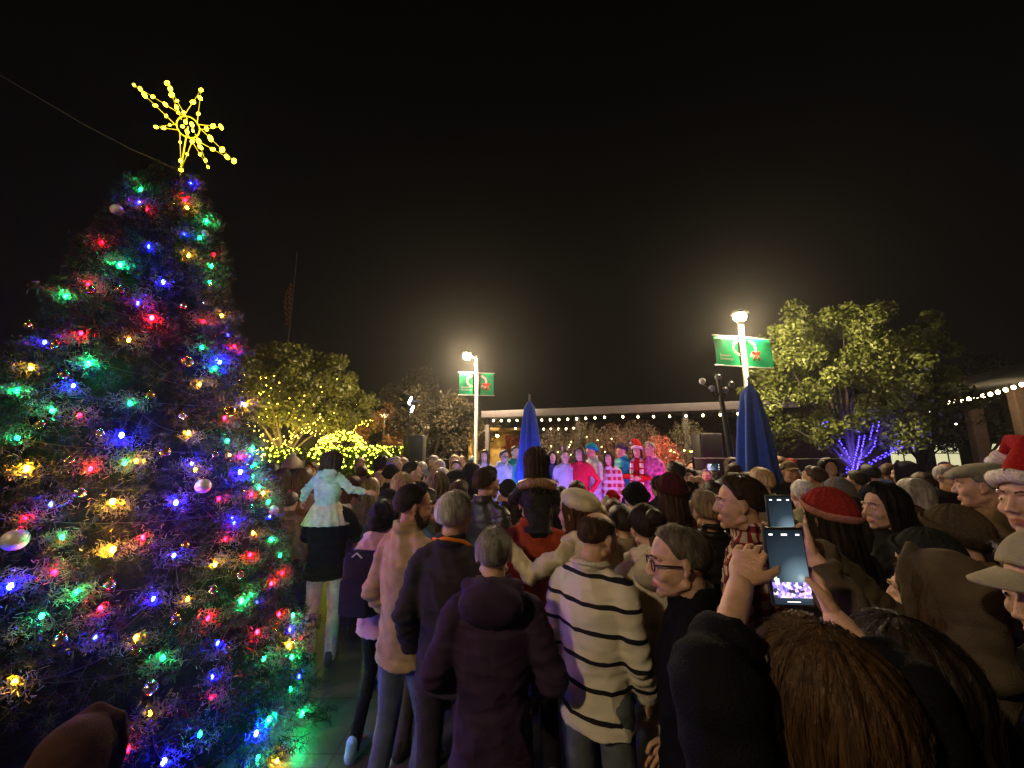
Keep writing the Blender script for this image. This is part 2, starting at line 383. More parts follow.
# hair: (outer path per azimuth)
def hair_mesh(kind, hi=False, seed=0, capped=False):
    def fn():
        seg, rows = (96, 44) if hi else (36, 18)
        ph = np.linspace(0, 2*np.pi, seg, endpoint=False)          # 0 = front (+Y), turning towards +X
        af = np.abs(((ph+np.pi) % (2*np.pi))-np.pi)                # 0 front .. pi back
        L = {'short': 0, 'bald': 0, 'crop': 0, 'curly': .04, 'long': .36, 'xlong': .5, 'bob': .15, 'mid': .2, 'pony': 0, 'bun': 0}[kind]
        t = {'short': .015, 'bald': .006, 'crop': .006, 'curly': .035, 'long': .022, 'xlong': .024, 'bob': .024, 'mid': .03, 'pony': .012, 'bun': .012}[kind]
        deg = np.degrees(af)
        if kind in ('long', 'xlong', 'bob', 'mid'): tm = np.interp(deg, [0, 35, 55, 75, 180], [48, 58, 95, 112, 115])
        elif kind == 'curly': tm = np.interp(deg, [0, 40, 65, 95, 180], [52, 58, 88, 112, 140])
        else: tm = np.interp(deg, [0, 35, 55, 72, 88, 100, 130, 180], [46, 52, 66, 92, 90, 112, 128, 132])
        t0 = np.full(seg, .5)
        if capped: t0 = np.minimum(np.full(seg, 52.), tm-2); t = min(t, .014)
        if kind == 'bald': t0 = np.interp(deg, [0, 60, 110, 180], [45, 44, 40, 42]); tm = np.maximum(tm, t0+3)
        Ld = L*np.clip((deg-52)/28, 0, 1)*(1+.09*np.sin(ph*9+seed)+.06*np.sin(ph*23+seed*2)) if L else np.zeros(seg)
        def shell(thk, ins):
            G = np.zeros((rows, seg, 3))
            for r in range(rows):
                f = r/(rows-1)
                for j in range(seg):
                    arc = R(tm[j]-t0[j])*.09; tot = arc+Ld[j]; sx = f*tot
                    th = R(t0[j])+min(sx/arc, 1)*R(tm[j]-t0[j]); drop = max(0, sx-arc)
                    edge = min(1, (tot-sx)/.018) if L == 0 else min(1, (tot-sx)/.03+.25)
                    if kind == 'bald': edge = min(edge, sx/.02)
                    k = thk*max(.12, edge)-ins
                    if kind in ('short',): k += (.008 if deg[j] < 60 and th < R(60) else 0)*edge
                    d = np.array((math.sin(ph[j])*math.sin(th), math.cos(ph[j])*math.sin(th), math.cos(th)))
                    p = HC+d*(HR+k)
                    if drop > 0:
                        fl = min(drop/.3, 1)
                        out = np.array((math.sin(ph[j]), math.cos(ph[j]), 0))
                        p = p+np.array((0, 0, -drop))+out*(.022*fl-.03*fl*fl)
                        if deg[j] > 120: p[1] -= .035*fl
                        if deg[j] < 110: p[1] -= .02*fl
                    G[r, j] = p
            return G
        O = shell(t, 0); I = shell(t, t+.006) if L == 0 else shell(t, t*.9)
        fl = O.reshape(-1, 3); c = fl-HC; nn = c/np.linalg.norm(c, axis=1)[:, None]
        az = np.tile(ph, rows)
        amp = {'curly': .012, 'long': .004, 'xlong': .005, 'bob': .004, 'mid': .006}.get(kind, .0022)
        if kind == 'curly': dsp = wob(fl, 70, seed)*amp
        else: dsp = (np.sin(az*31+wob(fl, 14, seed)*3)*.5+np.sin(az*17+2*wob(fl, 9, seed+1)))*amp+wob(fl*np.array((1, 1, .3)), 40, seed)*amp
        if kind in ('short', 'crop', 'bald', 'bun', 'pony'): dsp = wob(fl*np.array((1, 1, .4)), 60, seed)*.0028+wob(fl, 130, seed+2)*.0016
        if kind in ('long', 'xlong', 'mid'): dsp = dsp+np.sin(fl[:, 2]*55+az*5+wob(fl, 10, seed)*2)*.0025*np.clip((-fl[:, 2])/.12, 0, 1)
        fade = np.repeat(np.clip(np.linspace(0, 4, rows), 0, 1), seg) if kind != 'bald' else 1
        O = (fl+nn*(dsp*fade)[:, None]).reshape(O.shape)
        b = MB(); b.grid(np.concatenate([O, I[::-1]]))
        if hi:
            q = np.random.default_rng(seed+5); n = {'crop': 2600, 'bald': 1300, 'short': 3600}.get(kind, 5200); ns = 7
            lenf = {'crop': .22, 'bald': .3, 'short': .42, 'curly': .3}.get(kind, .55)
            c0_ = q.uniform(0, seg, n); f0 = q.uniform(0, 1, n)*(rows-2); ln_ = q.uniform(.4, 1, n)*lenf*rows; drift = q.normal(size=n)*seg*.018
            lift = q.normal(size=n)*.002+.0016; fly = (q.uniform(0, 1, n) > .86)*q.uniform(.003, .012, n)
            wd = q.uniform(.0007, .0017, n); L_, R_ = [], []
            for k in range(ns):
                f = k/(ns-1); rr_ = np.clip(f0+ln_*f, 0, rows-1.001); cc = (c0_+drift*f+(np.sin(f*6+c0_)*seg*.006 if kind in ('long', 'mid', 'xlong', 'curly', 'bob') else 0)) % seg
                i0 = rr_.astype(int); a_ = (rr_-i0)[:, None]; j0 = cc.astype(int) % seg; j1 = (j0+1) % seg; e_ = (cc-np.floor(cc))[:, None]
                p = (O[i0, j0]*(1-e_)+O[i0, j1]*e_)*(1-a_)+(O[i0+1, j0]*(1-e_)+O[i0+1, j1]*e_)*a_
                tg = O[i0, j1]-O[i0, j0]; tg /= (np.linalg.norm(tg, axis=1)[:, None]+1e-9)
                o_ = p-HC; o_[:, 2] = np.maximum(o_[:, 2], 0)+1e-4; o_ /= np.linalg.norm(o_, axis=1)[:, None]
                p = p+o_*(lift+fly*f)[:, None]; w_ = (wd*(1-.8*f))[:, None]
                L_.append(p-tg*w_); R_.append(p+tg*w_+o_*w_*.6)
            for k in range(ns-1): b.quads(np.stack([L_[k], R_[k], R_[k+1], L_[k+1]], 1))
        if kind == 'pony':
            b.tube([(0, -.11, .06), (0, -.15, .05), (0, -.165, -.01), (0, -.15, -.1), (.01, -.14, -.2)], [.014, .026, .032, .028, .008], 14)
        if kind == 'bun':
            b.ell((0, -.11, .08), (.045, .04, .042), seg=20); b.tube([(0, -.09, .05), (0, -.11, .08)], [.03, .03], 10)
            b.tube([(0, -.1, -.03), (0, -.125, -.08), (.02, -.12, -.16)], [.03, .03, .008], 10)
        return b.mesh('hair')
    return cached(('hair', kind, hi, seed % 3, capped), fn)
def dome(tmax, thk, seg=40, rows=16, squash=1.0, rib=0, cz=0, wide=1.0, closed=True):
    ph = np.linspace(0, 2*np.pi, seg, endpoint=False); b = MB(); O = np.zeros((rows, seg, 3)); I = O.copy()
    for r in range(rows):
        for j in range(seg):
            deg = abs(math.degrees((ph[j]+math.pi) % (2*math.pi)-math.pi))
            th = R(.5)+R(np.interp(deg, [0, 60, 110, 180], tmax))*r/(rows-1)
            d = np.array((math.sin(ph[j])*math.sin(th), math.cos(ph[j])*math.sin(th), math.cos(th)))
            k = thk+rib*math.sin(ph[j]*seg/4)
            O[r, j] = HC+d*(HR*np.array((wide, wide, squash))+k)+np.array((0, 0, cz)); I[r, j] = HC+d*(HR*np.array((wide, wide, squash))+.001)+np.array((0, 0, cz))
    b.grid(np.concatenate([O, I[::-1]])); return b
def hat_meshes(kind):
    """list of (name, mesh, matkey) in head space; matkey 0 = main colour, 1 = second colour"""
    def fn():
        out = []
        if kind in ('beanie', 'pombeanie'):
            b = dome([62, 80, 98, 106], .02, rib=.0022, cz=.004, squash=1.14, seg=64); out.append(('beanie', b.mesh('beanie'), 0))
            ring = []
            for t in np.linspace(0, 2*math.pi, 41):
                th = R(np.interp(abs(math.degrees((t+math.pi) % (2*math.pi)-math.pi)), [0, 60, 110, 180], [58, 76, 94, 102]))
                d = np.array((math.sin(t)*math.sin(th), math.cos(t)*math.sin(th), math.cos(th))); ring.append(tuple(HC+d*(HR+.021)+np.array((0, 0, .004))))
            b = MB(); b.tube(ring, [(.009, .026)]*41, 8, cap=False, ref=(0, 1, 0)); out.append(('brim', b.mesh('brim'), 0))
            if kind == 'pombeanie':
                b = MB(); b.ell((0, -.02, .165), .035); d = b.V[0]; b.V[0] = d+(d-d.mean(0))*wob(d, 120)[:, None]*.18; out.append(('pompom', b.mesh('pompom'), 1))
        elif kind == 'cap':
            b = dome([66, 74, 88, 92], .012, squash=1.05, cz=.004); b.ell((0, -.012, .14), (.008, .008, .005)); out.append(('crown', b.mesh('crown'), 0))
            m = MB(); G = np.zeros((2, 2, 3)); rows = []
            for f in np.linspace(0, 1, 6):
                row = []
                for t in np.linspace(-62, 62, 17):
                    x = math.sin(R(t))*(.084+.004*f); y = -.012+math.cos(R(t))*(.105+.0*f)+f*.078*math.cos(R(t*1.1)); z = .062-.012*f-.02*(math.sin(R(t))**2)
                    row.append((x, y, z))
                rows.append(row)
            T = np.array(rows); Bm = T-np.array((0, 0, .006)); m.grid(np.concatenate([T, Bm[::-1], T[:1]]), closed=False); out.append(('brim', m.mesh('brim'), 0))
        elif kind == 'flatcap':
            b = MB(); b.ell((0, .0, .085), (.094, .122, .043), rot=(-10, 0, 0)); b.tube([(-.05, .095, .06), (0, .125, .055), (.05, .095, .06)], [(.012, .02)]*3, 8)
            V, Fc, N = remesh(b, .009, 2); c = MB(); c.add(V, Fc); out.append(('crown', c.mesh('crown'), 0))
        elif kind == 'beret':
            b = MB(); b.ell((0, -.03, .085), (.12, .125, .062), rot=(14, 0, 0)); b.ell(HC+np.array((0, 0, .02)), HR+.012)
            V, Fc, N = remesh(b, .009, 2); V = V[:]; k = V[:, 2] < .03+.0
            V[k, 2] = .03+(V[k, 2]-.03)*.15; V += N*(wob(V, 45)*.003)[:, None]; c = MB(); c.add(V, Fc); out.append(('crown', c.mesh('crown'), 0))
        elif kind == 'hood':
            b = MB(); b.ell((0, -.035, .022), (.098, .118, .13)); b.ell((0, -.05, -.075), (.098, .09, .085)); b.ell((0, -.06, -.15), (.13, .1, .06)); b.tube([(.0, .035, .145), (.07, .045, .1), (.092, .04, .02), (.085, .04, -.06), (.05, .06, -.13)], [.014]*5, 8); b.tube([(-.0, .035, .145), (-.07, .045, .1), (-.092, .04, .02), (-.085, .04, -.06), (-.05, .06, -.13)], [.014]*5, 8)
            V, Fc, N = remesh(b, .009, 3); V = V+N*(wob(V*np.array((1, 1, .5)), 28)*.005)[:, None]; c = MB(); c.add(V, Fc); out.append(('hood', c.mesh('hood'), 0))
        elif kind == 'santa':
            b = dome([58, 70, 88, 94], .014); b.tube([(0, -.015, .08), (.0, -.03, .15), (.02, -.05, .19), (.07, -.06, .2), (.11, -.07, .16)], [.08, .06, .042, .03, .014], 16); out.append(('crown', b.mesh('crown'), 0))
            ring = []
            for t in np.linspace(0, 2*math.pi, 41):
                th = R(np.interp(abs(math.degrees((t+math.pi) % (2*math.pi)-math.pi)), [0, 60, 110, 180], [58, 70, 88, 94]))
                d = np.array((math.sin(t)*math.sin(th), math.cos(t)*math.sin(th), math.cos(th))); ring.append(tuple(HC+d*(HR+.02)))
            b = MB(); b.tube(ring, [(.017, .024)]*41, 10, cap=False, ref=(0, 1, 0)); out.append(('trim', b.mesh('trim'), 1))
            b = MB(); b.ell((.12, -.07, .145), .028); out.append(('pompom', b.mesh('pompom'), 1))
        elif kind == 'headband':
            b = MB(); b.tube([(.088*math.cos(t), -.0, .03+.096*math.sin(t)) for t in np.linspace(-.2, math.pi+.2, 21)], [(.01, .008)]*21, 8); out.append(('headband', b.mesh('headband'), 0))
        elif kind == 'antlers':
            b = MB(); b.tube([(.088*math.cos(t), -.0, .03+.094*math.sin(t)) for t in np.linspace(-.1, math.pi+.1, 21)], [.006]*21, 8); out.append(('headband', b.mesh('headband'), 0))
            for s in (-1, 1):
                b = MB(); b.tube([(s*.035, 0, .115), (s*.05, 0, .16), (s*.045, 0, .2)], [.014, .018, .008], 8); b.tube([(s*.048, 0, .15), (s*.075, 0, .175)], [.01, .006], 8)
                out.append(('antler', b.mesh('antler'), 1))
        return out
    return cached(('hat', kind), fn)
SK = dict(light=(.55, .33, .23), fair=(.62, .4, .3), tan=(.4, .22, .13), brown=(.2, .1, .06))
HCOL = dict(black=(.008, .007, .006), dark=(.02, .013, .009), brown=(.055, .03, .016), auburn=(.09, .035, .015), golden=(.06, .031, .014), blonde=(.42, .29, .13),
            grey=(.27, .25, .23), white=(.6, .57, .52), ash=(.25, .18, .11), pepper=(.12, .1, .08))
def setmat(o, i, m):
    o.material_slots[i].link = 'OBJECT'; o.material_slots[i].material = m
def child(name, me, parent, m, M=None):
    if len(me.materials) == 0: me.materials.append(None)
    o = link(name, me, parent); setmat(o, 0, m)
    if M is not None: o.matrix_basis = M
    return o
def person(loc, yaw, H, label, pose='down', J=None, key=None, sex='m', hi=False, sk='light', hair='short', hc='brown', hat=None, hatc=(.1, .1, .1), hat2=(.7, .7, .68),
           top='jacket', topm=None, topc=(.03, .03, .035), legc=(.03, .035, .05), legs='jeans', shoec=(.03, .03, .03), topname=None, group='people in the plaza crowd', base=None, parts=True, cat='person'):
    J = J or POSES[pose]; key = key or pose
    o = link('person', body_mesh(key, J, hi, sex))
    setmat(o, 0, skin(SK[sk])); setmat(o, 1, mat('eye_white', (.7, .68, .65), .3, 0, 1, 0)); setmat(o, 2, mat('iris', (.03, .02, .015), .2, 0, 1, 0)); setmat(o, 3, skin(tuple(a*b for a, b in zip(SK[sk], (.85, .5, .5)))))
    s = H/1.75; o.scale = (s, s, s); o.location = loc; o.rotation_euler.z = R(yaw)
    tag(o, label, cat, group)
    HM = head_mat(J)
    if hair: child('hair', hair_mesh(hair, hi, random.randrange(3), bool(hat) and hat not in ('headband', 'antlers')), o, hairm(HCOL[hc]), HM)
    if hat:
        for nm, me, k in hat_meshes(hat):
            c = hatc if k == 0 else hat2
            if hat == 'beanie' and nm == 'brim' and hat2 != (.7, .7, .68) and hat2 != (.7, .7, .7): c = hat2
            child(nm if nm != 'crown' else {'cap': 'cap', 'flatcap': 'flat_cap', 'beret': 'beret', 'santa': 'santa_hat'}[hat], me, o, knit(c) if hat in ('beanie', 'pombeanie', 'santa', 'headband') else fabric(c, 'hat_cloth'), HM)
    if topm is None:
        topm = puff(topc) if top == 'puffer' else knit(topc) if top == 'sweater' else fabric(topc, 'coat_cloth')
    child(topname or {'longcoat': 'coat'}.get(top, top), top_mesh(key, J, top, hi, sex), o, topm)
    if legs:
        child('leggings' if legs == 'leggings' else 'trousers', legs_mesh(key, J, hi, sex, legs), o, fabric(legc, 'trouser_cloth'))
    if legs: 
        for sd in 'LR': child('shoe', shoe_mesh(key, J, sd), o, mat('shoe_leather', shoec, .5, .2, 20, .2))
    return o, HM
# ------------------------------------------------------------ world, camera
cam = bpy.data.cameras.new('camera'); cam_o = link('camera', cam); cam_o.location = (0, 0, CAMZ); cam_o.rotation_euler = (R(90)+PITCH, 0, 0)
cam.sensor_width = 36; cam.lens = 36*F/1024; cam.clip_start = .03; cam.clip_end = 2000; sc.camera = cam_o
wd = bpy.data.worlds.new('World'); sc.world = wd; wd.use_nodes = True
N_ = wd.node_tree.nodes; L_ = wd.node_tree.links; bg = N_['Background']
tc = N_.new('ShaderNodeTexCoord'); sp = N_.new('ShaderNodeSeparateXYZ'); cr = N_.new('ShaderNodeValToRGB')
L_.new(tc.outputs['Generated'], sp.inputs[0]); L_.new(sp.outputs[2], cr.inputs[0]); L_.new(cr.outputs[0], bg.inputs[0])
cr.color_ramp.elements[0].position = 0; cr.color_ramp.elements[0].color = (.0034, .0032, .0029, 1)
cr.color_ramp.elements[1].position = .75; cr.color_ramp.elements[1].color = (.0006, .0006, .0006, 1)
bg.inputs[1].default_value = 1.0
sc.view_settings.view_transform = 'Standard'; sc.view_settings.look = 'None'; sc.view_settings.exposure = 0; sc.view_settings.gamma = 1
sc.cycles.use_denoising = True
try: sc.cycles.denoiser = 'OPENIMAGEDENOISE'
except Exception: pass
sc.cycles.max_bounces = 4; sc.cycles.diffuse_bounces = 2; sc.cycles.glossy_bounces = 2; sc.cycles.transmission_bounces = 3; sc.cycles.volume_bounces = 0
sc.cycles.use_adaptive_sampling = True; sc.cycles.adaptive_threshold = .01; sc.cycles.adaptive_min_samples = 0
sc.cycles.use_light_tree = True; sc.cycles.sample_clamp_indirect = 3; sc.cycles.caustics_reflective = False; sc.cycles.caustics_refractive = False
def lamp(name, kind, loc, energy, c, size=.05, rot=None, spot=None, parent=None, blend=.6):
    l = bpy.data.lights.new(name, kind); l.energy = energy; l.color = c; l.shadow_soft_size = size
    if kind == 'SPOT': l.spot_size = R(spot or 60); l.spot_blend = blend
    o = link(name, l, parent, loc)
    if rot is not None: o.rotation_euler = rot
    return o
def aim(o, target):
    d = Vector(target)-o.location; o.rotation_euler = d.to_track_quat('-Z', 'Y').to_euler()
# ------------------------------------------------------------ ground
def ground_mat():
    m = bpy.data.materials.new('plaza_paving'); n = nt(m); N = n.nodes; L = n.links
    out = N.new('ShaderNodeOutputMaterial'); p = N.new('ShaderNodeBsdfPrincipled'); L.new(p.outputs[0], out.inputs[0])
    tc = N.new('ShaderNodeTexCoord'); br = N.new('ShaderNodeTexBrick'); L.new(tc.outputs['Object'], br.inputs[0])
    br.inputs['Scale'].default_value = 1; br.inputs['Brick Width'].default_value = .6; br.inputs['Row Height'].default_value = .6; br.inputs['Mortar Size'].default_value = .008; br.offset = 0
    br.inputs['Color1'].default_value = (.13, .125, .12, 1); br.inputs['Color2'].default_value = (.1, .098, .095, 1); br.inputs['Mortar'].default_value = (.04, .04, .04, 1)
    ns = N.new('ShaderNodeTexNoise'); ns.inputs['Scale'].default_value = 3; ns.inputs['Detail'].default_value = 8; L.new(tc.outputs['Object'], ns.inputs['Vector'])
    mx = N.new('ShaderNodeMixRGB'); mx.blend_type = 'MULTIPLY'; mx.inputs[0].default_value = .7; L.new(br.outputs[0], mx.inputs[1]); L.new(ns.outputs[0], mx.inputs[2]); L.new(mx.outputs[0], p.inputs['Base Color'])
    p.inputs['Roughness'].default_value = .42
    b = N.new('ShaderNodeBump'); b.inputs['Strength'].default_value = .3; b.inputs['Distance'].default_value = .01; n2 = N.new('ShaderNodeTexNoise'); n2.inputs['Scale'].default_value = 90; L.new(tc.outputs['Object'], n2.inputs['Vector'])
    L.new(n2.outputs[0], b.inputs['Height']); L.new(b.outputs[0], p.inputs['Normal']); return m
g = MB(); g.add([(-400, -400, 0), (400, -400, 0), (400, 400, 0), (-400, 400, 0)], [(0, 1, 2, 3)]); go = g.build('ground', ground_mat(), smooth=False); go['kind'] = 'structure'
metal_dark = mat('dark_painted_metal', (.02, .02, .022), .4, .1, 20, .1, metal=.6)
metal_grey = mat('grey_painted_metal', (.13, .125, .12), .45, .1, 15, .1, metal=.2)
wood = mat('stained_timber', (.09, .055, .035), .7, .3, 8, .3, stretch=(1, 1, 6))
# ------------------------------------------------------------ foliage helpers
def rand_quads(n, cen, size, flat=.0, asp=.6, seed=1, droop=0):
    r = np.random.default_rng(seed)
    a = r.normal(size=(n, 3)); a /= np.linalg.norm(a, axis=1)[:, None]
    b = np.cross(a, r.normal(size=(n, 3))); b /= np.linalg.norm(b, axis=1)[:, None]
    s = size*r.uniform(.6, 1.3, size=(n, 1)); a = a*s; b = b*s*asp
    a[:, 2] -= droop*s[:, 0]
    return np.stack([cen-a, cen-b*.9-a*.1, cen+a, cen+b*.9-a*.1], 1)/1.0
def leafm(c, name='leaves', rough=.5):
    m = mat(name, c, rough, .5, 2.2, 0, spec=.4); return m
def crown_points(n, c, r, seed, clumps=40, tight=.23, shell=.55, low=-1):
    q = np.random.default_rng(seed); d = q.normal(size=(clumps, 3)); d /= np.linalg.norm(d, axis=1)[:, None]
    d[:, 2] = np.maximum(d[:, 2], low)
    k = d*(shell+(1-shell)*q.uniform(0, 1, (clumps, 1)))*np.array(r)
    sz = q.uniform(.6, 1.3, clumps)
    i = q.integers(0, clumps, n); off = q.normal(size=(n, 3)); off /= np.linalg.norm(off, axis=1)[:, None]; off *= q.uniform(.2, 1, (n, 1))**.5
    return np.array(c)+k[i]+off*tight*np.array(r)*sz[i][:, None], np.array(c)+k
def tree(name, base, h, c, r, leaf, n, seed, label, cat='tree', group='trees around the plaza', size=.07, trunk_r=.09, limbs=9, clumps=45, barkc=(.06, .045, .035), tight=.23, low=-.6, shell=.55):
    t = empty(name, base); tag(t, label, cat, group)
    q = random.Random(seed); b = MB()
    P, K = crown_points(n, c, r, seed, clumps, tight, shell, low)
    fork = h*.32
    b.tube([(0, 0, -.1), (q.uniform(-.05, .05), 0, fork*.5), (0, q.uniform(-.05, .05), fork)], [trunk_r*1.3, trunk_r, trunk_r*.9], 10)
    for i in range(limbs):
        k = K[q.randrange(len(K))]; mid = Vector((k[0]*.45, k[1]*.45, (fork+k[2])*.5+q.uniform(-.1, .15)))
        b.tube([(0, 0, fork-.05), tuple(Vector((0, 0, fork)).lerp(mid, .5)), tuple(mid), tuple(k)], [trunk_r*.6, trunk_r*.5, trunk_r*.32, trunk_r*.12], 7)
    b.build('trunk', mat('bark', barkc, .9, .4, 14, .5), t)
    m = MB(); m.quads(rand_quads(n, P, size, seed=seed)); m.build('crown', leafm(leaf), t, smooth=False)
    return t, P, K
# ------------------------------------------------------------ Christmas tree
TX, TY = -2.93, 3.0; APEX = 4.42; RB = 1.48
def cone_r(z): return float(np.interp(z, [0, 1, 2, 3, 3.6, 4.0, 4.25, 4.42, 4.5], [1.47, 1.15, .83, .57, .42, .3, .2, .09, .02]))
xt = empty('christmas_tree', (TX, TY, 0)); tag(xt, 'tall dark Christmas tree covered in coloured bulbs and baubles', 'Christmas tree')
b = MB(); b.tube([(0, 0, 0), (0, 0, 2.2), (0, 0, APEX-.1)], [.12, .08, .02], 12); b.build('trunk', mat('bark', (.05, .035, .025), .9, .4, 14, .5), xt)
def fir():
    q = np.random.default_rng(3); m = MB()
    nb = 6200; z = APEX*(1-np.sqrt(q.uniform(0.0, 1, nb)))+.03; z[:900] = q.uniform(3.3, APEX, 900); z = np.clip(z, .12, APEX)
    ang = q.uniform(0, 2*np.pi, nb); rr = np.array([cone_r(v) for v in z])
    deep = q.uniform(0, 1, nb)**2.0*.17+q.normal(size=nb)*.025
    # ragged tiers
    rr2 = rr*(1+.06*np.sin(z*14+ang*2)+.05*np.sin(ang*7+z*5))-deep
    dirn = np.stack([np.cos(ang), np.sin(ang), np.full(nb, .12)+q.normal(size=nb)*.3], 1); dirn += q.normal(size=(nb, 3))*.22; dirn /= np.linalg.norm(dirn, axis=1)[:, None]
    L = q.uniform(.1, .2, nb)*np.clip(rr/.5, .45, 1)
    root = np.stack([np.cos(ang)*rr2, np.sin(ang)*rr2, z], 1)-dirn*L[:, None]*.7
    k = 30
    t = q.uniform(.05, 1, (nb, k)); base = root[:, None]+dirn[:, None]*(t*L[:, None])[..., None]
    nd = q.normal(size=(nb, k, 3)); nd -= (nd*dirn[:, None]).sum(-1, keepdims=True)*dirn[:, None]*.9; nd /= np.linalg.norm(nd, axis=2)[..., None]
    nd = nd+dirn[:, None]*.7; nd /= np.linalg.norm(nd, axis=2)[..., None]
    ln = q.uniform(.028, .05, (nb, k, 1)); w = np.cross(nd, q.normal(size=(nb, k, 3))); w /= np.linalg.norm(w, axis=2)[..., None]; w *= .0019
    Q = np.stack([base-w, base+w, base+nd*ln+w*.4, base+nd*ln-w*.4], 2).reshape(-1, 4, 3)
    m.quads(Q)
    # twigs
    e = root+dirn*L[:, None]; w2 = np.cross(dirn, [0, 0, 1.]); w2 /= np.linalg.norm(w2, axis=1)[:, None]; w2 *= .003
    m.quads(np.stack([root-w2, root+w2, e+w2*.4, e-w2*.4], 1))
    return m
fm = mat('fir_needles', (.006, .011, .0065), .45, .4, 9, 0, spec=.12)
fir().build('needles', fm, xt, smooth=False)
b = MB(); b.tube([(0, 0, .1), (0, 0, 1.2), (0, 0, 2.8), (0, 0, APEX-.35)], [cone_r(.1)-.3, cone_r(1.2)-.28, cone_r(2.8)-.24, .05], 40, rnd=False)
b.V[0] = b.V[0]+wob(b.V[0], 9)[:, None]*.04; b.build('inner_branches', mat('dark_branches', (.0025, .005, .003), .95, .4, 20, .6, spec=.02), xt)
def hit_cone(px, py, off=0.0):
    x, y, z = ray(px, py); o = np.array((0, 0, CAMZ)); d = np.array((x, y, z)); d /= np.linalg.norm(d)
    for t in np.arange(1.2, 6.5, .01):
        p = o+d*t
        if 0.05 < p[2] < APEX and math.hypot(p[0]-TX, p[1]-TY) < cone_r(p[2])+off: return p
    return None
BC = dict(r=(1, .0005, .003), g=(.0012, 1, .16), b=(.002, .003, 1), y=(1, .42, .004))
BS = dict(r=1.05, g=.75, b=2.0, y=1.15)
bl = """r97,241 g118,263 g137,187 b136,200 r144,207 b186,233 b148,245 y191,255 g215,266 g213,282 b164,281 r187,199 y189,207 b194,184 g216,221 r84,283 g60,294
b137,302 r152,317 y128,339 g85,363 g205,347 b223,362 y25,367 g11,390 r77,332 y202,384 g130,403 r77,415 b121,435 g12,438 y191,433 g231,441 y22,469 r89,469 g125,463 y137,461
b194,464 y198,470 r244,457 b244,472 r222,499 r255,494 b178,503 y112,502 b236,519 g269,487 g262,449 g278,502 r244,347 r206,321 b39,341 y255,405 r228,418 g48,410 b70,385
g60,538 y113,551 r144,538 b176,556 y218,565 r229,539 g275,539 y257,533 r254,555 b6,588 r52,574 g76,593 g39,618 g245,601 r211,619 r283,614 r292,573 g303,615 y137,639 b221,644
g165,659 g296,657 g268,659 b303,676 y11,685 r215,698 b260,734 g273,720 y152,715 g203,736 r129,752 b166,764 y281,761 g306,713 b237,523 g284,555 b48,505 r20,520 b95,640 b215,678 y190,600 b155,600 r100,610""".split()
wire = MB(); prev = None; bulb_px = []
bulbs = []
for s_ in bl:
    c, (px, py) = s_[0], map(float, s_[1:].split(','))
    p = hit_cone(px, py, .0)
    if p is None: p = hit_cone(px-6, py, .05)
    if p is None: p = hit_cone(px-16, py, .08)
    if p is None: continue
    bulbs.append((c, Vector(p)-Vector((TX, TY, 0)), px, py))
q = random.Random(5)
for i in range(55):
    z = APEX*(1-math.sqrt(q.uniform(.02, 1)))+.1; a = q.uniform(R(-15), R(170)); r_ = cone_r(z)-.01
    bulbs.append(('rgby'[i % 4], Vector((math.cos(a)*r_, math.sin(a)*r_, z)), None, None))
def bulb_part(c, p, par, k=1.0):
    m = MB(); out = Vector((p.x, p.y, .2)).normalized()
    r_ = .0095*(1 if k < 2 else 1.25); p = p-Vector((p.x, p.y, 0)).normalized()*.028; m.ell(p, (r_, r_, r_*1.5), seg=8, rings=5)
    o = m.build('bulb', glow('lit_bulb_'+dict(r='red', g='green', b='blue', y='amber')[c], BC[c], 640*BS[c]*(1 if k < 2 else 3.2)*(.3+1.3*((p.x*37+p.z*91) % 1))), par)
    return o
strands = []; TUFT = []; BIG = {(121, 435), (260, 734), (85, 363), (245, 601), (164, 281), (223, 362), (178, 503), (244, 472), (306, 713), (22, 469), (112, 502), (152, 317), (118, 263), (166, 764), (6, 588), (113, 551), (273, 720)}
front = sorted([x for x in bulbs if x[2] is not None], key=lambda t: -t[1].z); back = [x for x in bulbs if x[2] is None]
for nm, lst, lb in (('upper', [x for x in front if x[1].z >= 2.35], 'coloured bulb strand wound round the upper half of the Christmas tree'), ('lower', [x for x in front if x[1].z < 2.35], 'coloured bulb strand wound round the lower half of the Christmas tree'), ('back', back, 'coloured bulb strand on the far side of the Christmas tree')):
    t = empty('light_strand', (TX, TY, 0)); tag(t, lb, 'string lights', 'light strands on the Christmas tree')
    for c, p, bx_, by_ in lst: bulb_part(c, p, t, 5 if (bx_, by_) in BIG else 1); TUFT.append(p)
    w = MB(); tiers = {}
    for x in lst: tiers.setdefault(int(x[1].z/.35), []).append(x[1])
    chain = []
    for n_, k in enumerate(sorted(tiers, reverse=True)):
        pp = sorted(tiers[k], key=lambda v: math.atan2(v.y, v.x+.01) % 6.28); chain += pp if n_ % 2 == 0 else pp[::-1]
    pts = []
    for a, c in zip(chain, chain[1:]):
        for f in np.linspace(0, 1, 9)[:-1]:
            v = a.lerp(c, f); rr = cone_r(v.z)-.03*math.sin(f*math.pi)-.015; h = math.hypot(v.x, v.y) or 1; pts.append(Vector((v.x/h*rr, v.y/h*rr, v.z-.05*math.sin(f*math.pi))))
    w.tube(pts, [.002]*len(pts), 5)
    w.build('cable', mat('green_cable', (.003, .006, .003), .6, .1, 20, 0), t)
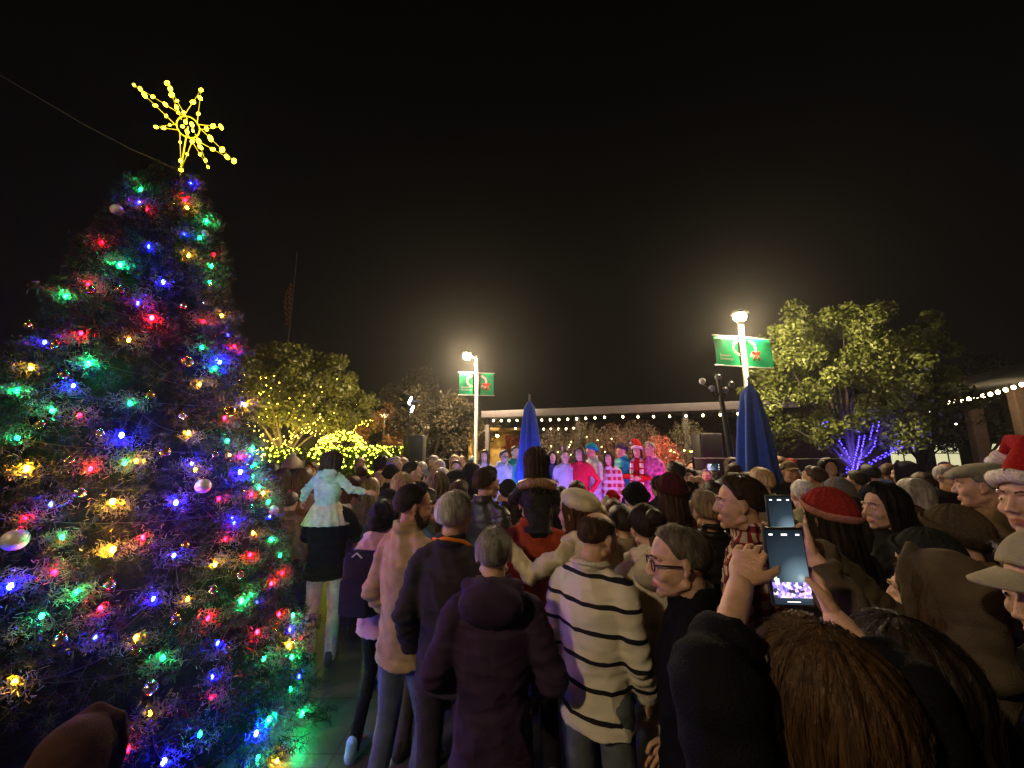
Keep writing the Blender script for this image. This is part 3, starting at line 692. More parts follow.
def tufts():
    q = np.random.default_rng(8); m = MB(); out = []
    for p in TUFT:
        n = q.integers(110, 380); c = np.array(p)+q.normal(size=3)*.016; e = np.array((q.uniform(.03, .06), q.uniform(.03, .06), q.uniform(.018, .04)))
        pos = c+q.normal(size=(n, 3))*e; d = q.normal(size=(n, 3)); d /= np.linalg.norm(d, axis=1)[:, None]; w = np.cross(d, q.normal(size=(n, 3))); w /= np.linalg.norm(w, axis=1)[:, None]
        l = q.uniform(.006, .018, (n, 1)); w = w*q.uniform(.0009, .002, (n, 1)); out.append(np.stack([pos-d*l-w, pos-d*l+w, pos+d*l+w, pos+d*l-w], 1))
    m.quads(np.concatenate(out)); return m
tufts().build('glow_tinsel', mat('glow_catching_foil', (.125, .12, .1), .4, .3, 40, 0, spec=.5), xt, smooth=False)  # paler foil strips added round every bulb to catch its glow
# baubles
bau = [(117,210,'clear',.075,'large clear glass bauble at the upper left edge near the top of the Christmas tree'),(205,233,'clear',.05,'clear bauble between green bulbs high on the right edge of the Christmas tree'),
 (187,362,'copper',.075,'dull copper bauble left of the big blue bulb at mid height'),(230,412,'gold',.075,'gold bauble on the right side of the Christmas tree above a green bulb'),(203,486,'clear',.09,'big ribbed clear bauble hanging just below an amber bulb'),
 (15,540,'clear',.1,'largest clear ribbed bauble at the far left edge of the photo'),(55,345,'copper',.05,'small copper bauble at the left edge by a blue bulb'),(28,325,'gold',.05,'gold bauble on the outer left edge of the Christmas tree'),
 (120,290,'copper',.055,'copper bauble left of the blue bulb a third of the way down'),(80,493,'silver',.055,'silver bauble below a red bulb on the left side'),(100,433,'silver',.045,'small silver bauble touching the brightest blue bulb'),
 (183,306,'silver',.04,'small silver oval bauble high in the middle of the Christmas tree'),(205,303,'silver',.035,'tiny silver bauble near the upper right edge'),(182,416,'silver',.05,'silver bauble above an amber bulb in the middle'),
 (165,452,'copper',.06,'copper bauble left of the purple and amber cluster'),(284,510,'clear',.07,'clear bauble low on the right edge beside the carried child'),(283,480,'gold',.045,'gold bauble on the right edge in front of the pink coat'),
 (150,688,'silver',.07,'dark silver bauble low down over an amber cluster'),(64,375,'copper',.05,'copper bauble between a blue and a green bulb on the left'),(143,208,'gold',.04,'tiny gold bauble beside the red bulb near the top'),
 (172,202,'gold',.04,'tiny gold bauble under the star'),(213,590,'copper',.05,'copper bauble below the amber bulb at lower right'),(135,650,'gold',.05,'gold bauble under a bright amber bulb low on the left'),
 (60,640,'silver',.06,'silver bauble in the dark lower left of the Christmas tree'),(276,628,'gold',.04,'small gold bauble low by the right edge under a red bulb'),(226,650,'silver',.04,'small silver bauble beside a faint blue bulb low down'),
 (150,395,'gold',.05,'gold bauble right of a green bulb at mid height'),(215,455,'copper',.045,'copper bauble above the blue bulb near the right edge'),(90,290,'copper',.06,'copper bauble by a red bulb on the upper left slope'),
 (40,425,'gold',.05,'gold bauble between two green bulbs on the far left'),(240,575,'silver',.05,'silver bauble above a green bulb at lower right'),(110,585,'silver',.05,'silver bauble right of a green bulb low on the left'),
 (185,545,'gold',.045,'gold bauble over a blue bulb in the lower middle'),(70,460,'copper',.045,'copper bauble left of a red bulb at mid left'),(295,640,'silver',.04,'silver bauble on the lowest right edge'),(175,620,'copper',.055,'copper bauble in the dark centre of the lower tree')]
BMAT = dict(clear=lambda: mat('clear_glass', (.75, .72, .65), .12, .2, 40, .3, spec=.8, metal=.35), gold=lambda: mat('gold_foil', (.75, .48, .12), .18, .15, 30, .1, metal=1), silver=lambda: mat('silver_foil', (.75, .72, .7), .2, .15, 30, .1, metal=1), copper=lambda: mat('copper_foil', (.6, .32, .2), .25, .15, 30, .1, metal=1))
for px, py, k, d, lb in bau:
    p = hit_cone(px, py, .02)
    if p is None: p = hit_cone(px-10, py, .05)
    if p is None: p = hit_cone(px+10, py, .05)
    if p is None: continue
    o = empty('bauble', p); tag(o, lb, 'bauble', 'baubles hanging on the Christmas tree')
    m = MB(); m.ell((0, 0, 0), d/2, seg=28, rings=18)
    if k == 'clear':
        V = m.V[0]; an = np.arctan2(V[:, 1], V[:, 0]); m.V[0] = V*(1+.035*np.cos(an*14))[:, None]
    m.build('globe', BMAT[k](), o); m = MB(); m.tube([(0, 0, d/2-.003), (0, 0, d/2+.008)], [.007, .007], 8, rnd=False)
    m.tube([(0, 0, d/2+.008), (.004, 0, d/2+.015), (0, 0, d/2+.022)], [.001]*3, 5); m.build('cap', BMAT['gold'](), o)
# star topper: eight-pointed outline with a ring, tied to the top shoot
st = empty('star_topper', at(180, 172, 2.99)); tag(st, 'big yellow light up star with long spikes and ring on the Christmas tree top', 'tree topper')
so_ = st.location
C = at(188, 127, 2.97)
ends = [((134, 85), .055), ((167, 83), .022), ((201, 90), .045), ((221, 127), .02), ((234, 161), .055), ((208, 167), .028), ((181, 170), .045), ((156, 127), .022)]
fr = MB(); starpts = []; bulbset = []
view = (C-Vector((0, 0, CAMZ))).normalized()
for (e, wdt) in ends:
    E = at(e[0], e[1], 2.97); ax = (E-C); ln = ax.length; ax.normalize(); sd = ax.cross(view).normalized()*wdt
    B0 = C+ax*.09
    fr.tube([B0-so_+sd, E-so_, B0-so_-sd], [.0035]*3, 6)
    nbl = max(3, int(ln/.085))
    for i in range(nbl):
        f = (i+1)/nbl; s2 = 1 if i % 2 else -1
        bulbset.append(B0.lerp(E, f)+sd*(1-f)*s2)
rg = []
u1 = (at(234, 161, 2.97)-C).normalized(); u2 = u1.cross(view).normalized()
for t in np.linspace(0, 2*math.pi, 33): rg.append(C+u1*.125*math.cos(t)+u2*.085*math.sin(t)-so_)
fr.tube(rg, [.005]*33, 6, cap=False)
for t in np.linspace(0, 2*math.pi, 6)[:-1]: bulbset.append(C+u1*.06*math.cos(t)+u2*.04*math.sin(t))
fr.tube([C-so_, (0, 0, 0), (.02, 0, -.1)], [.005]*3, 6)
fr.build('frame', glow('lit_yellow_tube', (.95, .75, .03), 1.3), st)
for p in bulbset:
    m = MB(); k_ = q.uniform(.6, 1.15); m.ell(p-so_, (.016*k_, .016*k_, .023*k_), seg=8, rings=5, rot=(q.uniform(-50, 50), q.uniform(-50, 50), 0)); m.build('bulb', glow('yellow_bulb', (1, .74, .02), 13), st)
c0 = at(183, 172, 3.0); c1 = at(85, 125, 3.4); c2 = c1+(c1-c0)*3.2+Vector((0, 0, .3))
m = MB(); m.tube([c0, c0.lerp(c1, .5)-Vector((0, 0, .02)), c1, c2], [.004]*4, 6); tag(m.build('guy_wire', mat('steel_cable', (.1, .095, .08), .6, .1, 20, 0)), 'thin grey wire running up from the Christmas tree top', 'wire')
m = MB(); m.tube([(c2.x, c2.y, -.1), (c2.x, c2.y, c2.z+.1)], [.09, .07], 12); tag(m.build('wooden_mast', wood), 'plain dark mast that the tree top wire is tied to', 'pole')
# ------------------------------------------------------------ lamp posts with banners
banner_g = mat('green_vinyl', (.006, .5, .19), .5, .12, 6, .15, 20, spec=.3)
white_p = mat('white_print', (.85, .85, .8), .6, 0, 1, 0); red_p = mat('red_print', (.7, .03, .02), .6, 0, 1, 0)
def text(name, s, size, m, parent, loc, rot, ext=.001):
    c = bpy.data.curves.new(name, 'FONT'); c.body = s; c.size = size; c.extrude = ext; c.materials.append(m); c.align_x = 'LEFT'; c.space_line = .85
    o = bpy.data.objects.new('tmp', c); col.objects.link(o); dg = bpy.context.evaluated_depsgraph_get(); dg.update(); me = bpy.data.meshes.new_from_object(o.evaluated_get(dg)); bpy.data.objects.remove(o)
    o = link(name, me, parent, loc); o.rotation_euler = rot; return o
def lamp_post(x, y, h, arm, label, yaw, power, banners=True, blabels=None, bz=3.85, bh=.55, bw=.56):
    t = empty('street_lamp', (x, y, 0)); t.rotation_euler.z = R(yaw); tag(t, label, 'street lamp', 'street lamps on the plaza')
    b = MB(); b.tube([(0, 0, 0), (0, 0, .5), (0, 0, .52), (0, 0, h-.1)], [.11, .11, .06, .045], 16, rnd=False); b.box((0, 0, .02), (.3, .3, .04)); b.build('pole', metal_grey, t)
    b = MB()
    if arm: b.tube([(0, 0, h-.15), (0, 0, h-.02), (-arm*.5, 0, h+.05), (-arm, 0, h+.03)], [.04, .035, .03, .028], 10)
    else: b.tube([(0, 0, h-.1), (0, 0, h)], [.05, .07], 12)
    b.build('arm' if arm else 'collar', metal_grey, t)
    lx = -arm
    b = MB(); b.tube([(lx, 0, h+.12), (lx, 0, h+.17), (lx, 0, h+.2)], [.16, .12, .03], 20, rnd=False); 
    for i in range(4): a = math.pi/4+i*math.pi/2; b.tube([(lx+.13*math.cos(a), .13*math.sin(a), h+.12), (lx+.07*math.cos(a), .07*math.sin(a), h-.04)], [.006]*2, 5)
    b.build('lamp_cap', metal_grey, t)
    b = MB(); b.ell((lx, 0, h+.045), (.11, .11, .09), seg=16, rings=10); b.build('lamp_globe', glow('lit_lamp_globe', (1, .8, .42), 260), t)
    for zz in (bz+bh/2+.015, bz-bh/2-.015):
        if banners:
            b = MB(); b.tube([(-bw-.12, 0, zz), (bw+.12, 0, zz)], [.011, .011], 8); b.build('banner_bracket', mat('white_metal', (.7, .7, .68), .4, .05, 20, 0), t)
    l = lamp('lamp_light', 'POINT', (lx, 0, h-.08), power, (1, .74, .42), .09, parent=t)
    if banners:
        for s in (-1, 1):
            G = []
            for v in np.linspace(0, 1, 9):
                G.append([(s*(.1+bw*u), -.0+.025*math.sin(u*4+v*2.5), bz-bh/2+bh*v) for u in np.linspace(0, 1, 11)])
            G = np.array(G); m = MB(); Bk = G+np.array((0, .004, 0)); m.grid(np.concatenate([G, Bk[::-1], G[:1]]), closed=False)
            lb, bo = blabels[0 if s < 0 else 1], None
            bo = m.build('banner', banner_g, None); bo.matrix_world = Matrix.Translation((x, y, 0)) @ Matrix.Rotation(R(yaw), 4, 'Z'); tag(bo, lb, 'banner', 'green holiday banners on the lamp posts')
            # wreath: half ring of white berries on the inner edge
            w = MB(); q = random.Random(3)
            for i in range(150):
                a = q.uniform(-math.pi/2, math.pi/2); r_ = q.uniform(.11, .165)
                w.ell((s*(.115+r_*math.cos(a)), -.03, bz+.07+r_*math.sin(a)), (.009, .003, .009), seg=8, rings=4)
            w.build('wreath_print', white_p, bo)
            if s < 0: text('lettering', "Season's\nGreetings", .075, white_p, bo, (-.1-bw*.86, -.034, bz-.12), (R(90), 0, 0))
            else:
                w = MB()
                cx, cz = .26, bz-.05
                for k in (-1, 1):
                    w.ell((cx+k*.055, -.034, cz+.035), (.055, .004, .034), rot=(0, k*-20, 0), seg=14, rings=8); w.box((cx+k*.045, -.034, cz-.06), (.04, .006, .12), rot=(0, k*-25, 0))
                w.ell((cx, -.036, cz+.02), (.022, .006, .022)); w.build('bow_print', red_p, bo)
    return t
def yaw_to(x, y): return -math.degrees(math.atan2(x, y))*.35
P2 = at(740, 317, 7.2); P1 = at(477, 358, 10.2)
lamp_post(P2.x, P2.y, P2.z-.05, 0, 'tall grey lamp post with two green banners above the draped blue umbrella', 14, 2100, blabels=('green banner with white lettering on the left of the lamp post over the draped umbrella', 'green banner with a red bow beside the lamp over the draped umbrella'), bz=at(742, 352, 7.2).z)
lamp_post(P1.x, P1.y, P1.z, .27, 'tall grey lamp post with two green banners standing at the back of the choir', 8, 1700, blabels=('green banner with white lettering on the lamp post behind the choir', 'green banner with a red bow on the lamp post behind the choir'), bz=at(477, 384, 10.2).z, bh=.58, bw=.36)
lamp_post(-3.6, -2.6, 4.9, 0, 'plain grey lamp post with no banners on the near side of the plaza', 0, 1500, banners=False)
# ------------------------------------------------------------ patio umbrellas
def umbrella(x, y, ztop, zbot, r, label, seed, folds=9, open_side=0, lean=0):
    t = empty('patio_umbrella', (x, y, 0)); tag(t, label, 'umbrella', 'closed blue patio umbrellas'); t.rotation_euler.y = R(lean)
    b = MB(); b.tube([(0, 0, .05), (0, 0, ztop+.03)], [.022, .02], 10); b.build('pole', metal_grey, t)
    b = MB(); b.tube([(0, 0, 0), (0, 0, .07), (0, 0, .09)], [.28, .26, .05], 24, rnd=False); b.build('base', metal_dark, t)
    b = MB(); b.ell((0, 0, ztop+.07), (.02, .02, .045)); b.build('finial', metal_grey, t)
    q = random.Random(seed); seg = 96; rows = 40; G = np.zeros((rows, seg, 3))
    phs = [q.uniform(0, 6.28) for _ in range(4)]
    for i in range(rows):
        f = i/(rows-1); z = ztop+(zbot-ztop)*f
        rr = r*(.4*min(1, f*9+.15)+.6*f) if f < .93 else r*(1-.0*(f-.93))
        for j in range(seg):
            a = 2*math.pi*j/seg
            fold = .42*math.cos(a*folds+phs[0]+f*.8+.5*math.sin(a*2))+.2*math.cos(a*(folds-4)+phs[1]-f)
            k = rr*(1+fold*min(1, f*2.5+.1)*.8)
            zz = z
            if f > .75: zz -= (f-.75)*(.35*math.cos(a*3+phs[2])+open_side*1.6*max(0, math.cos(a-R(200))))
            G[i, j] = (k*math.cos(a), k*math.sin(a), zz)
    I = G*np.array((.93, .93, 1)); b = MB(); b.grid(np.concatenate([G, I[::-1]])); b.build('canopy', mat('blue_canvas', (.03, .1, .5), .75, .12, 12, .2, 200), t)
    return t
U1 = at(529, 396, 7.0); umbrella(U1.x, 6.85, U1.z-.1, U1.z-1.45, .2, 'closed blue patio umbrella standing right behind the singers', 3, 8)
U2 = at(747, 380, 5.6); umbrella(U2.x+.02, 5.6, U2.z-.06, U2.z-1.55, .235, 'closed dark blue patio umbrella with loosely draped cloth below the bannered lamp', 8, 6, open_side=.25)
# ------------------------------------------------------------ stage, stage lights
sx0, sx1, sy0, sy1, SH = -.75, 3.25, 6.75, 8.9, .36
stg = empty('stage', ((sx0+sx1)/2, (sy0+sy1)/2, 0)); tag(stg, 'low black platform that the choir stands on', 'stage')
b = MB(); b.box((0, 0, SH-.04), (sx1-sx0, sy1-sy0, .08), bev=.01); b.build('deck', mat('black_ply', (.03, .03, .03), .7, .2, 10, .2), stg)
b = MB(); b.box((0, 0, (SH-.09)/2), (sx1-sx0-.1, sy1-sy0-.1, SH-.09)); b.build('skirt', fabric((.012, .012, .012), 'stage_skirt'), stg)
def par_can(loc, target, c, power, label, spot=70, size=.06, g=25):
    t = empty('stage_light', loc); tag(t, label, 'stage light', 'stage lights around the choir')
    d = (Vector(target)-Vector(loc)).normalized(); u = Vector((0, 0, 1)); s = d.cross(u).normalized()
    b = MB(); b.tube([-d*.14, -d*.05, d*.02, d*.06], [.05, .075, .08, .085], 18, rnd=False); b.build('housing', metal_dark, t)
    b = MB(); b.tube([s*.1-u*.0, s*.1-u*.1, -u*.14, -s*.1-u*.1, -s*.1], [.008]*5, 6); b.build('yoke', metal_dark, t)
    b = MB(); b.tube([d*.061, d*.066], [.07, .07], 18, rnd=False); b.build('lens', glow('lit_lens_'+label.split()[0], c, g), t)
    l = lamp('beam', 'SPOT', tuple(d*.09), power, c, size, spot=spot, parent=t); l.rotation_euler = d.to_track_quat('-Z', 'Y').to_euler()
def truss_stand(x, y, h, label):
    b = MB(); b.tube([(0, 0, .5), (0, 0, h)], [.025, .02], 10)
    for i in range(3): a = i*2.09; b.tube([(0, 0, .75), (.45*math.cos(a), .45*math.sin(a), .02)], [.014]*2, 8)
    b.tube([(-.22, 0, h), (.22, 0, h)], [.018]*2, 8)
    o = b.build('light_stand', metal_dark, loc=(x, y, 0)); tag(o, label, 'light stand', 'stage light stands'); return o
A = at(408, 403, 7.6); truss_stand(A.x, A.y+.12, A.z+.05, 'black tripod stand carrying two white spotlights left of the stage')
choir_c = (1.2, 7.6, 1.7)
par_can(A+Vector((-.02, 0, .08)), choir_c, (.75, .8, 1), 22, 'white upper spotlight on the stand left of the stage', 45, g=60)
par_can(A+Vector((.03, 0, -.1)), choir_c, (.75, .8, 1), 22, 'white lower spotlight on the stand left of the stage', 45, g=60)
for x, c, w, lb in ((-.35, (.2, .22, 1), 110, 'blue stage light at the left foot of the stage'), (.7, (.36, .22, 1), 90, 'violet stage light at the middle foot of the stage'), (1.75, (.75, .2, 1), 62, 'pink stage light at the right foot of the stage'), (2.8, (1, .1, .5), 62, 'magenta stage light at the far right foot of the stage')):
    par_can((x, 5.75, .9), (x*.9+.15, 7.7, 1.6), c, w, lb, 95)
    b = MB(); b.tube([(0, 0, .02), (0, 0, .78)], [.015]*2, 8); b.tube([(-.2, -.2, .015), (.2, .2, .015)], [.012]*2, 6); b.tube([(.2, -.2, .015), (-.2, .2, .015)], [.012]*2, 6)
    tag(b.build('floor_stand', metal_dark, loc=(x, 5.75, 0)), 'short black stand under the '+' '.join(lb.split()[:3])+' at the '+lb.split(' at the ')[1], 'light stand', 'stage light stands')
def speaker(x, y, label):
    t = empty('loudspeaker', (x, y, 0)); tag(t, label, 'speaker', 'loudspeakers beside the stage')
    b = MB(); b.box((0, 0, 2.0), (.42, .36, .68), bev=.02); b.build('cabinet', mat('black_plastic', (.02, .02, .02), .5, .1, 30, .2), t)
    b = MB(); b.box((0, -.19, 2.0), (.37, .015, .62), bev=.005); b.build('grille', mat('perforated_steel', (.05, .05, .05), .5, .3, 300, .5, metal=.5), t)
    b = MB(); b.tube([(0, 0, .4), (0, 0, 1.66)], [.02]*2, 10)
    for i in range(3): a = i*2.09+.4; b.tube([(0, 0, .7), (.42*math.cos(a), .42*math.sin(a), .02)], [.014]*2, 8)
    b.build('tripod', metal_dark, t)
S1 = at(415, 437, 8.4); speaker(S1.x, 8.4, 'black loudspeaker on a tripod left of the stage'); S2 = at(706, 437, 7.4); speaker(S2.x, 7.4, 'black loudspeaker on a tripod right of the stage')
# ------------------------------------------------------------ pavilion roof edge with hanging bulbs
pa, pb = at(482, 413, 11.6), at(800, 403, 8.7)
pv = empty('pavilion', (pa.x, pa.y, 0)); tag(pv, 'long low pavilion with pale roof edge and bulbs behind the choir', 'pavilion')
dv = (pb-pa); dv.z = 0; ln = dv.length; dv.normalize(); zz = 3.02; ya = math.degrees(math.atan2(dv.y, dv.x)); nrm = Vector((-dv.y, dv.x, 0))
def lp(a, b_, z): return dv*a+nrm*b_+Vector((0, 0, z))
b = MB(); b.box(lp(ln/2, 0, zz+.06), (ln, .12, .2), rot=(0, 0, ya), bev=.01); b.build('fascia', mat('pale_painted_steel', (.08, .07, .085), .6, .1, 6, .1), pv)
b = MB(); b.box(lp(ln/2, 1.6, zz+.13), (ln, 3.1, .08), rot=(0, 0, ya)); b.build('roof', mat('dark_roofing', (.04, .04, .04), .8, .2, 8, .2), pv)
for a in (.1, ln*.36, ln*.7):
    b = MB(); b.box(lp(a, .2, zz/2-.02), (.12, .12, zz-.04), rot=(0, 0, ya), bev=.01); b.build('post', mat('pale_painted_steel', (.08, .07, .085), .6, .1, 6, .1), pv)
b = MB(); b.box(lp(ln/2+1.5, 3.1, 1.5), (ln+2, .15, 3.0), rot=(0, 0, ya)); b.build('rear_wall', mat('dark_brick', (.1, .055, .045), .85, .4, 12, .4), pv)
def festoon(a, b_, n, sag, label, parentname='festoon_lights', c=(1, .72, .35), s=24, r=.026, group='festoon light strings'):
    t = empty(parentname, a); tag(t, label, 'string lights', group); d = b_-a; w = MB(); pts = []
    for f in np.linspace(0, 1, n*2+1): pts.append(d*f-Vector((0, 0, sag*4*f*(1-f))))
    w.tube(pts, [.006]*len(pts), 5); w.build('cable', metal_dark, t)
    for i in range(n):
        p = pts[2*i+1]; m = MB(); m.tube([p, p-Vector((0, 0, .05))], [.012, .016], 8, rnd=False); m.build('socket', metal_dark, t)
        m = MB(); m.ell(p-Vector((0, 0, .075)), (r, r, r*1.25), seg=10, rings=7); m.build('bulb', glow('warm_festoon_bulb', c, s), t)
O = Vector((pa.x, pa.y, 0))
festoon(O+lp(.3, -.1, zz-.06), O+lp(ln*.47, -.1, zz-.06), 14, .03, 'warm bulbs under the left half of the pale pavilion roof edge')
festoon(O+lp(ln*.49, -.1, zz-.06), O+lp(ln-.7, -.1, zz-.06), 9, .03, 'warm bulbs under the right half of the pale pavilion roof edge')
festoon(O+lp(.35, 1.6, zz-.2), O+lp(2.6, 1.4, zz-.25), 9, .03, 'second row of warm bulbs inside the left end of the pavilion')
# warm lit shop front inside
b = MB(); t = empty('lit_kiosk', tuple(at(497, 441, 13.2)*1)); t.location.z = 0; tag(t, 'warmly lit kiosk counter under the left end of the pavilion', 'kiosk')
b = MB(); b.box((0, .9, 1.35), (1.9, .1, 2.7)); b.box((-.9, .4, 1.35), (.1, 1, 2.7)); b.box((.9, .4, 1.35), (.1, 1, 2.7)); b.box((0, .4, 2.72), (2, 1.1, .1)); b.build('walls', mat('ochre_boards', (.3, .19, .05), .8, .3, 6, .3), t)
b = MB(); b.box((0, 0, .95), (1.9, .4, .08), bev=.01); b.box((0, .05, .47), (1.8, .3, .9)); b.build('counter', wood, t)
b = MB(); b.tube([(0, .3, 2.55), (0, .3, 2.6)], [.16, .06], 16, rnd=False); b.build('lamp_shade', metal_dark, t); b = MB(); b.ell((0, .3, 2.52), .05); b.build('bulb', glow('kiosk_bulb', (1, .7, .25), 40), t)
lamp('kiosk_glow', 'POINT', (0, .15, 2.42), 14, (1, .72, .28), .08, parent=t)
# ------------------------------------------------------------ trees
T1 = at(850, 430, 8.2)
tr, P, K = tree('broadleaf_tree', (T1.x+.1, 8.4, 0), 5.3, (0, 0, 3.4), (1.95, 1.8, 1.95), (.12, .15, .03), 42000, 11, 'big yellow green tree lit by the bannered lamp with blue lights on its trunk', size=.042, trunk_r=.09, clumps=150, limbs=18, tight=.15)
def bulbs_of(t, P, r, m, most=100):
    me = cached(('bulbmesh', r), lambda: MB().ell((0, 0, 0), r, seg=6, rings=4).mesh('bulb'))
    P = [Vector(p) for p in P]; random.Random(1).shuffle(P)
    for p in P[:most]:
        o = child('bulb', me, t, m); o.location = p
    if len(P) > most:
        b = MB()
        for p in P[most:]: b.ell(p, r, seg=5, rings=3)
        b.build('bulbs', m, t)['kind'] = 'stuff'
def wrap(t_loc, pts_list, c, s, n, label, r=.012, step=None, group='lights wrapped on trees and hedges', name='wrapped_lights', jitter=.03, seed=1):
    t = empty(name, t_loc); tag(t, label, 'string lights', group); q = random.Random(seed); w = MB(); PP = []
    for pts, rad in pts_list:
        tot = [Vector(p) for p in pts]; turns = n; path = []
        for i in range(turns*8):
            f = i/(turns*8-1)*(len(tot)-1); k = min(int(f), len(tot)-2); p = tot[k].lerp(tot[k+1], f-k); a = i/8*2*math.pi
            path.append(p+Vector((math.cos(a)*rad, math.sin(a)*rad, 0)))
        w.tube(path, [.003]*len(path), 4)
        PP += [p+Vector([q.uniform(-.3, .3)*jitter for _ in range(3)]) for i, p in enumerate(path) if i % 2 == 0]
    w.build('cable', metal_dark, t); bulbs_of(t, PP, r, glow('tiny_lit_bulb_'+label.split()[0], c, s)); return t
wrap(tr.location, [([(0, 0, .4), (0, 0, 1.1), (0, 0, 1.65)], .12), ([(0, 0, 1.6), (-.3, -.2, 2.0), (-.85, -.5, 2.6)], .06), ([(0, 0, 1.6), (.25, -.25, 2.1), (.3, -.4, 2.6)], .06), ([(0, 0, 1.5), (-.15, -.35, 1.9), (-.4, -.8, 2.3)], .05), ([(.3, 0, 1.7), (.9, -.2, 2.1), (1.1, -.2, 2.7)], .05)], (.04, .02, 1), 45, 16, 'blue lights wound up the trunk and limbs of the big lit tree', r=.0075)
lamp('blue_string_glow', 'POINT', tuple(Vector(tr.location)+Vector((-.15, -.5, 1.75))), 70, (.15, .1, 1), .2, parent=None)
# yellow lit trees and hedges on the left
def scatter_lights(loc, P, c, s, label, r=.0135, seed=2):
    t = empty('fairy_lights', loc); tag(t, label, 'string lights', 'lights wrapped on trees and hedges'); bulbs_of(t, P, r, glow('tiny_warm_bulb_'+str(s), c, s))
    w = MB(); Q = sorted([tuple(p) for p in P], key=lambda p: (round(p[2], 1), p[0]))
    for a, b in zip(Q, Q[1:]):
        if (Vector(a)-Vector(b)).length < .9: w.tube([a, b], [.002]*2, 4, rnd=False)
    w.build('cable', metal_dark, t); return t
YT = [(285, 12.0, 5.6, (2.0, 1.7, 1.5), 4.0, 'yellow lit tree with glowing trunk directly right of the Christmas tree'), (335, 13.5, 4.9, (1.5, 1.4, 1.1), 3.6, 'smaller yellow green tree right of the glowing trunk tree'), (240, 14, 6.0, (2.2, 1.8, 1.7), 4.4, 'dim yellow green tree half hidden behind the Christmas tree')]
q = np.random.default_rng(9)
for i, (px, d, h, r, cz, lb) in enumerate(YT):
    b0 = at(px, 450, d); t, P, K = tree('broadleaf_tree', (b0.x, d, 0), h, (0, 0, cz-.2), r, (.1, .105, .02), 17000, 20+i, lb, size=.06, clumps=60)
    if i < 2:
        n = (260, 110)[i]; sel = P[q.integers(0, len(P), n)]; sel = sel[(sel[:, 2] < cz+.1)]
        ring = [(q.normal()*.12, q.normal()*.12, z) for z in np.linspace(.4, 2.6, 70)]
        arm = [(f*1.3+q.normal()*.05, -f*.5, 2.2+f*.8+q.normal()*.08) for f in np.linspace(0, 1, 30)]+[(-f*1.2+q.normal()*.05, -f*.5, 2.0+f*1.0+q.normal()*.08) for f in np.linspace(0, 1, 30)]
        scatter_lights((b0.x, d, 0), list(sel)+ring+arm, (1, .66, .06), 26, 'yellow fairy lights strung through the '+('tree directly right of the Christmas tree' if i == 0 else 'smaller tree beside the lit arch'))
    if i < 2: lamp('fairy_glow', 'POINT', (b0.x+.1, d-1.2, 2.15), 300 if i == 0 else 150, (1, .74, .13), .5)
def hedge(px0, px1, d, h, dep, leaf, label, lights=0, seed=1, n=5000, group='hedges and shrubs behind the crowd', name='hedge', size=.035, lc=(.75, .8, .04), s=17):
    a, c = at(px0, 450, d), at(px1, 450, d); w = (c.x-a.x)/2; t = empty(name, ((a.x+c.x)/2, d, 0)); tag(t, label, 'hedge' if name == 'hedge' else 'shrub', group)
    q = np.random.default_rng(seed); P = q.uniform(-1, 1, (n, 3)); P[:, 2] = (P[:, 2]+1)/2
    face = q.integers(0, 3, n); P[face == 0, 1] = -1+q.uniform(0, .15, (face == 0).sum()); P[face == 1, 2] = 1-q.uniform(0, .1, (face == 1).sum())
    P = P*np.array((w, dep/2, h)); P[:, 2] += wob(P, 5)*.08; P[:, 1] += wob(P, 7)*.05
    m = MB(); m.quads(rand_quads(n, P, size, seed=seed)); m.build('foliage', leafm(leaf), t, smooth=False)
    b = MB(); b.box((0, 0, h*.44), (w*1.86, dep*.7, h*.86)); b.build('stems', mat('dark_stems', (.02, .022, .012), .9, .5, 20, .8), t)
    if lights:
        k = P[(P[:, 1] < -dep/2*.8) | (P[:, 2] > h*.93)]; sel = k[q.integers(0, len(k), lights)]+np.array((0, -.03, .02)); scatter_lights(t.location, sel, lc, s, 'dense green yellow net lights on '+label)
    return t
hedge(262, 300, 8.0, 2.08, .8, (.06, .08, .015), 'low clipped hedge behind the Christmas tree edge', 240, 1)
hedge(318, 350, 7.8, 2.08, .8, (.06, .09, .015), 'clipped hedge behind the child in the mint sweater', 300, 2)
hedge(350, 398, 7.6, 2.1, .8, (.06, .09, .015), 'long clipped hedge under the lit arch', 460, 3)
# arch with net lights
ar = at(343, 450, 11.3); t = empty('lit_arch', (ar.x, 11.3, 0)); tag(t, 'garland arch glowing solid yellow above the hedge', 'arch')
m = MB(); pts = [(math.cos(a)*.62, 0, 1.85+math.sin(a)*.55) for a in np.linspace(0, math.pi, 25)]; pts = [(.62, 0, 0)]+pts+[(-.62, 0, 0)]; m.tube(pts, [.11]*len(pts), 12); V = m.V[0]; m.V[0] = V+wob(V, 25)[:, None]*.03; m.build('garland', leafm((.08, .1, .02)), t)
qq = random.Random(4); AP = []
for i in range(300):
    a = qq.uniform(-.15, math.pi+.15); r_ = .62+qq.uniform(-.12, .2); AP.append((math.cos(a)*r_, qq.uniform(-.16, -.06), 1.85+math.sin(a)*r_*.9))
bulbs_of(t, AP, .016, glow('tiny_arch_bulb', (1, .85, .06), 12))
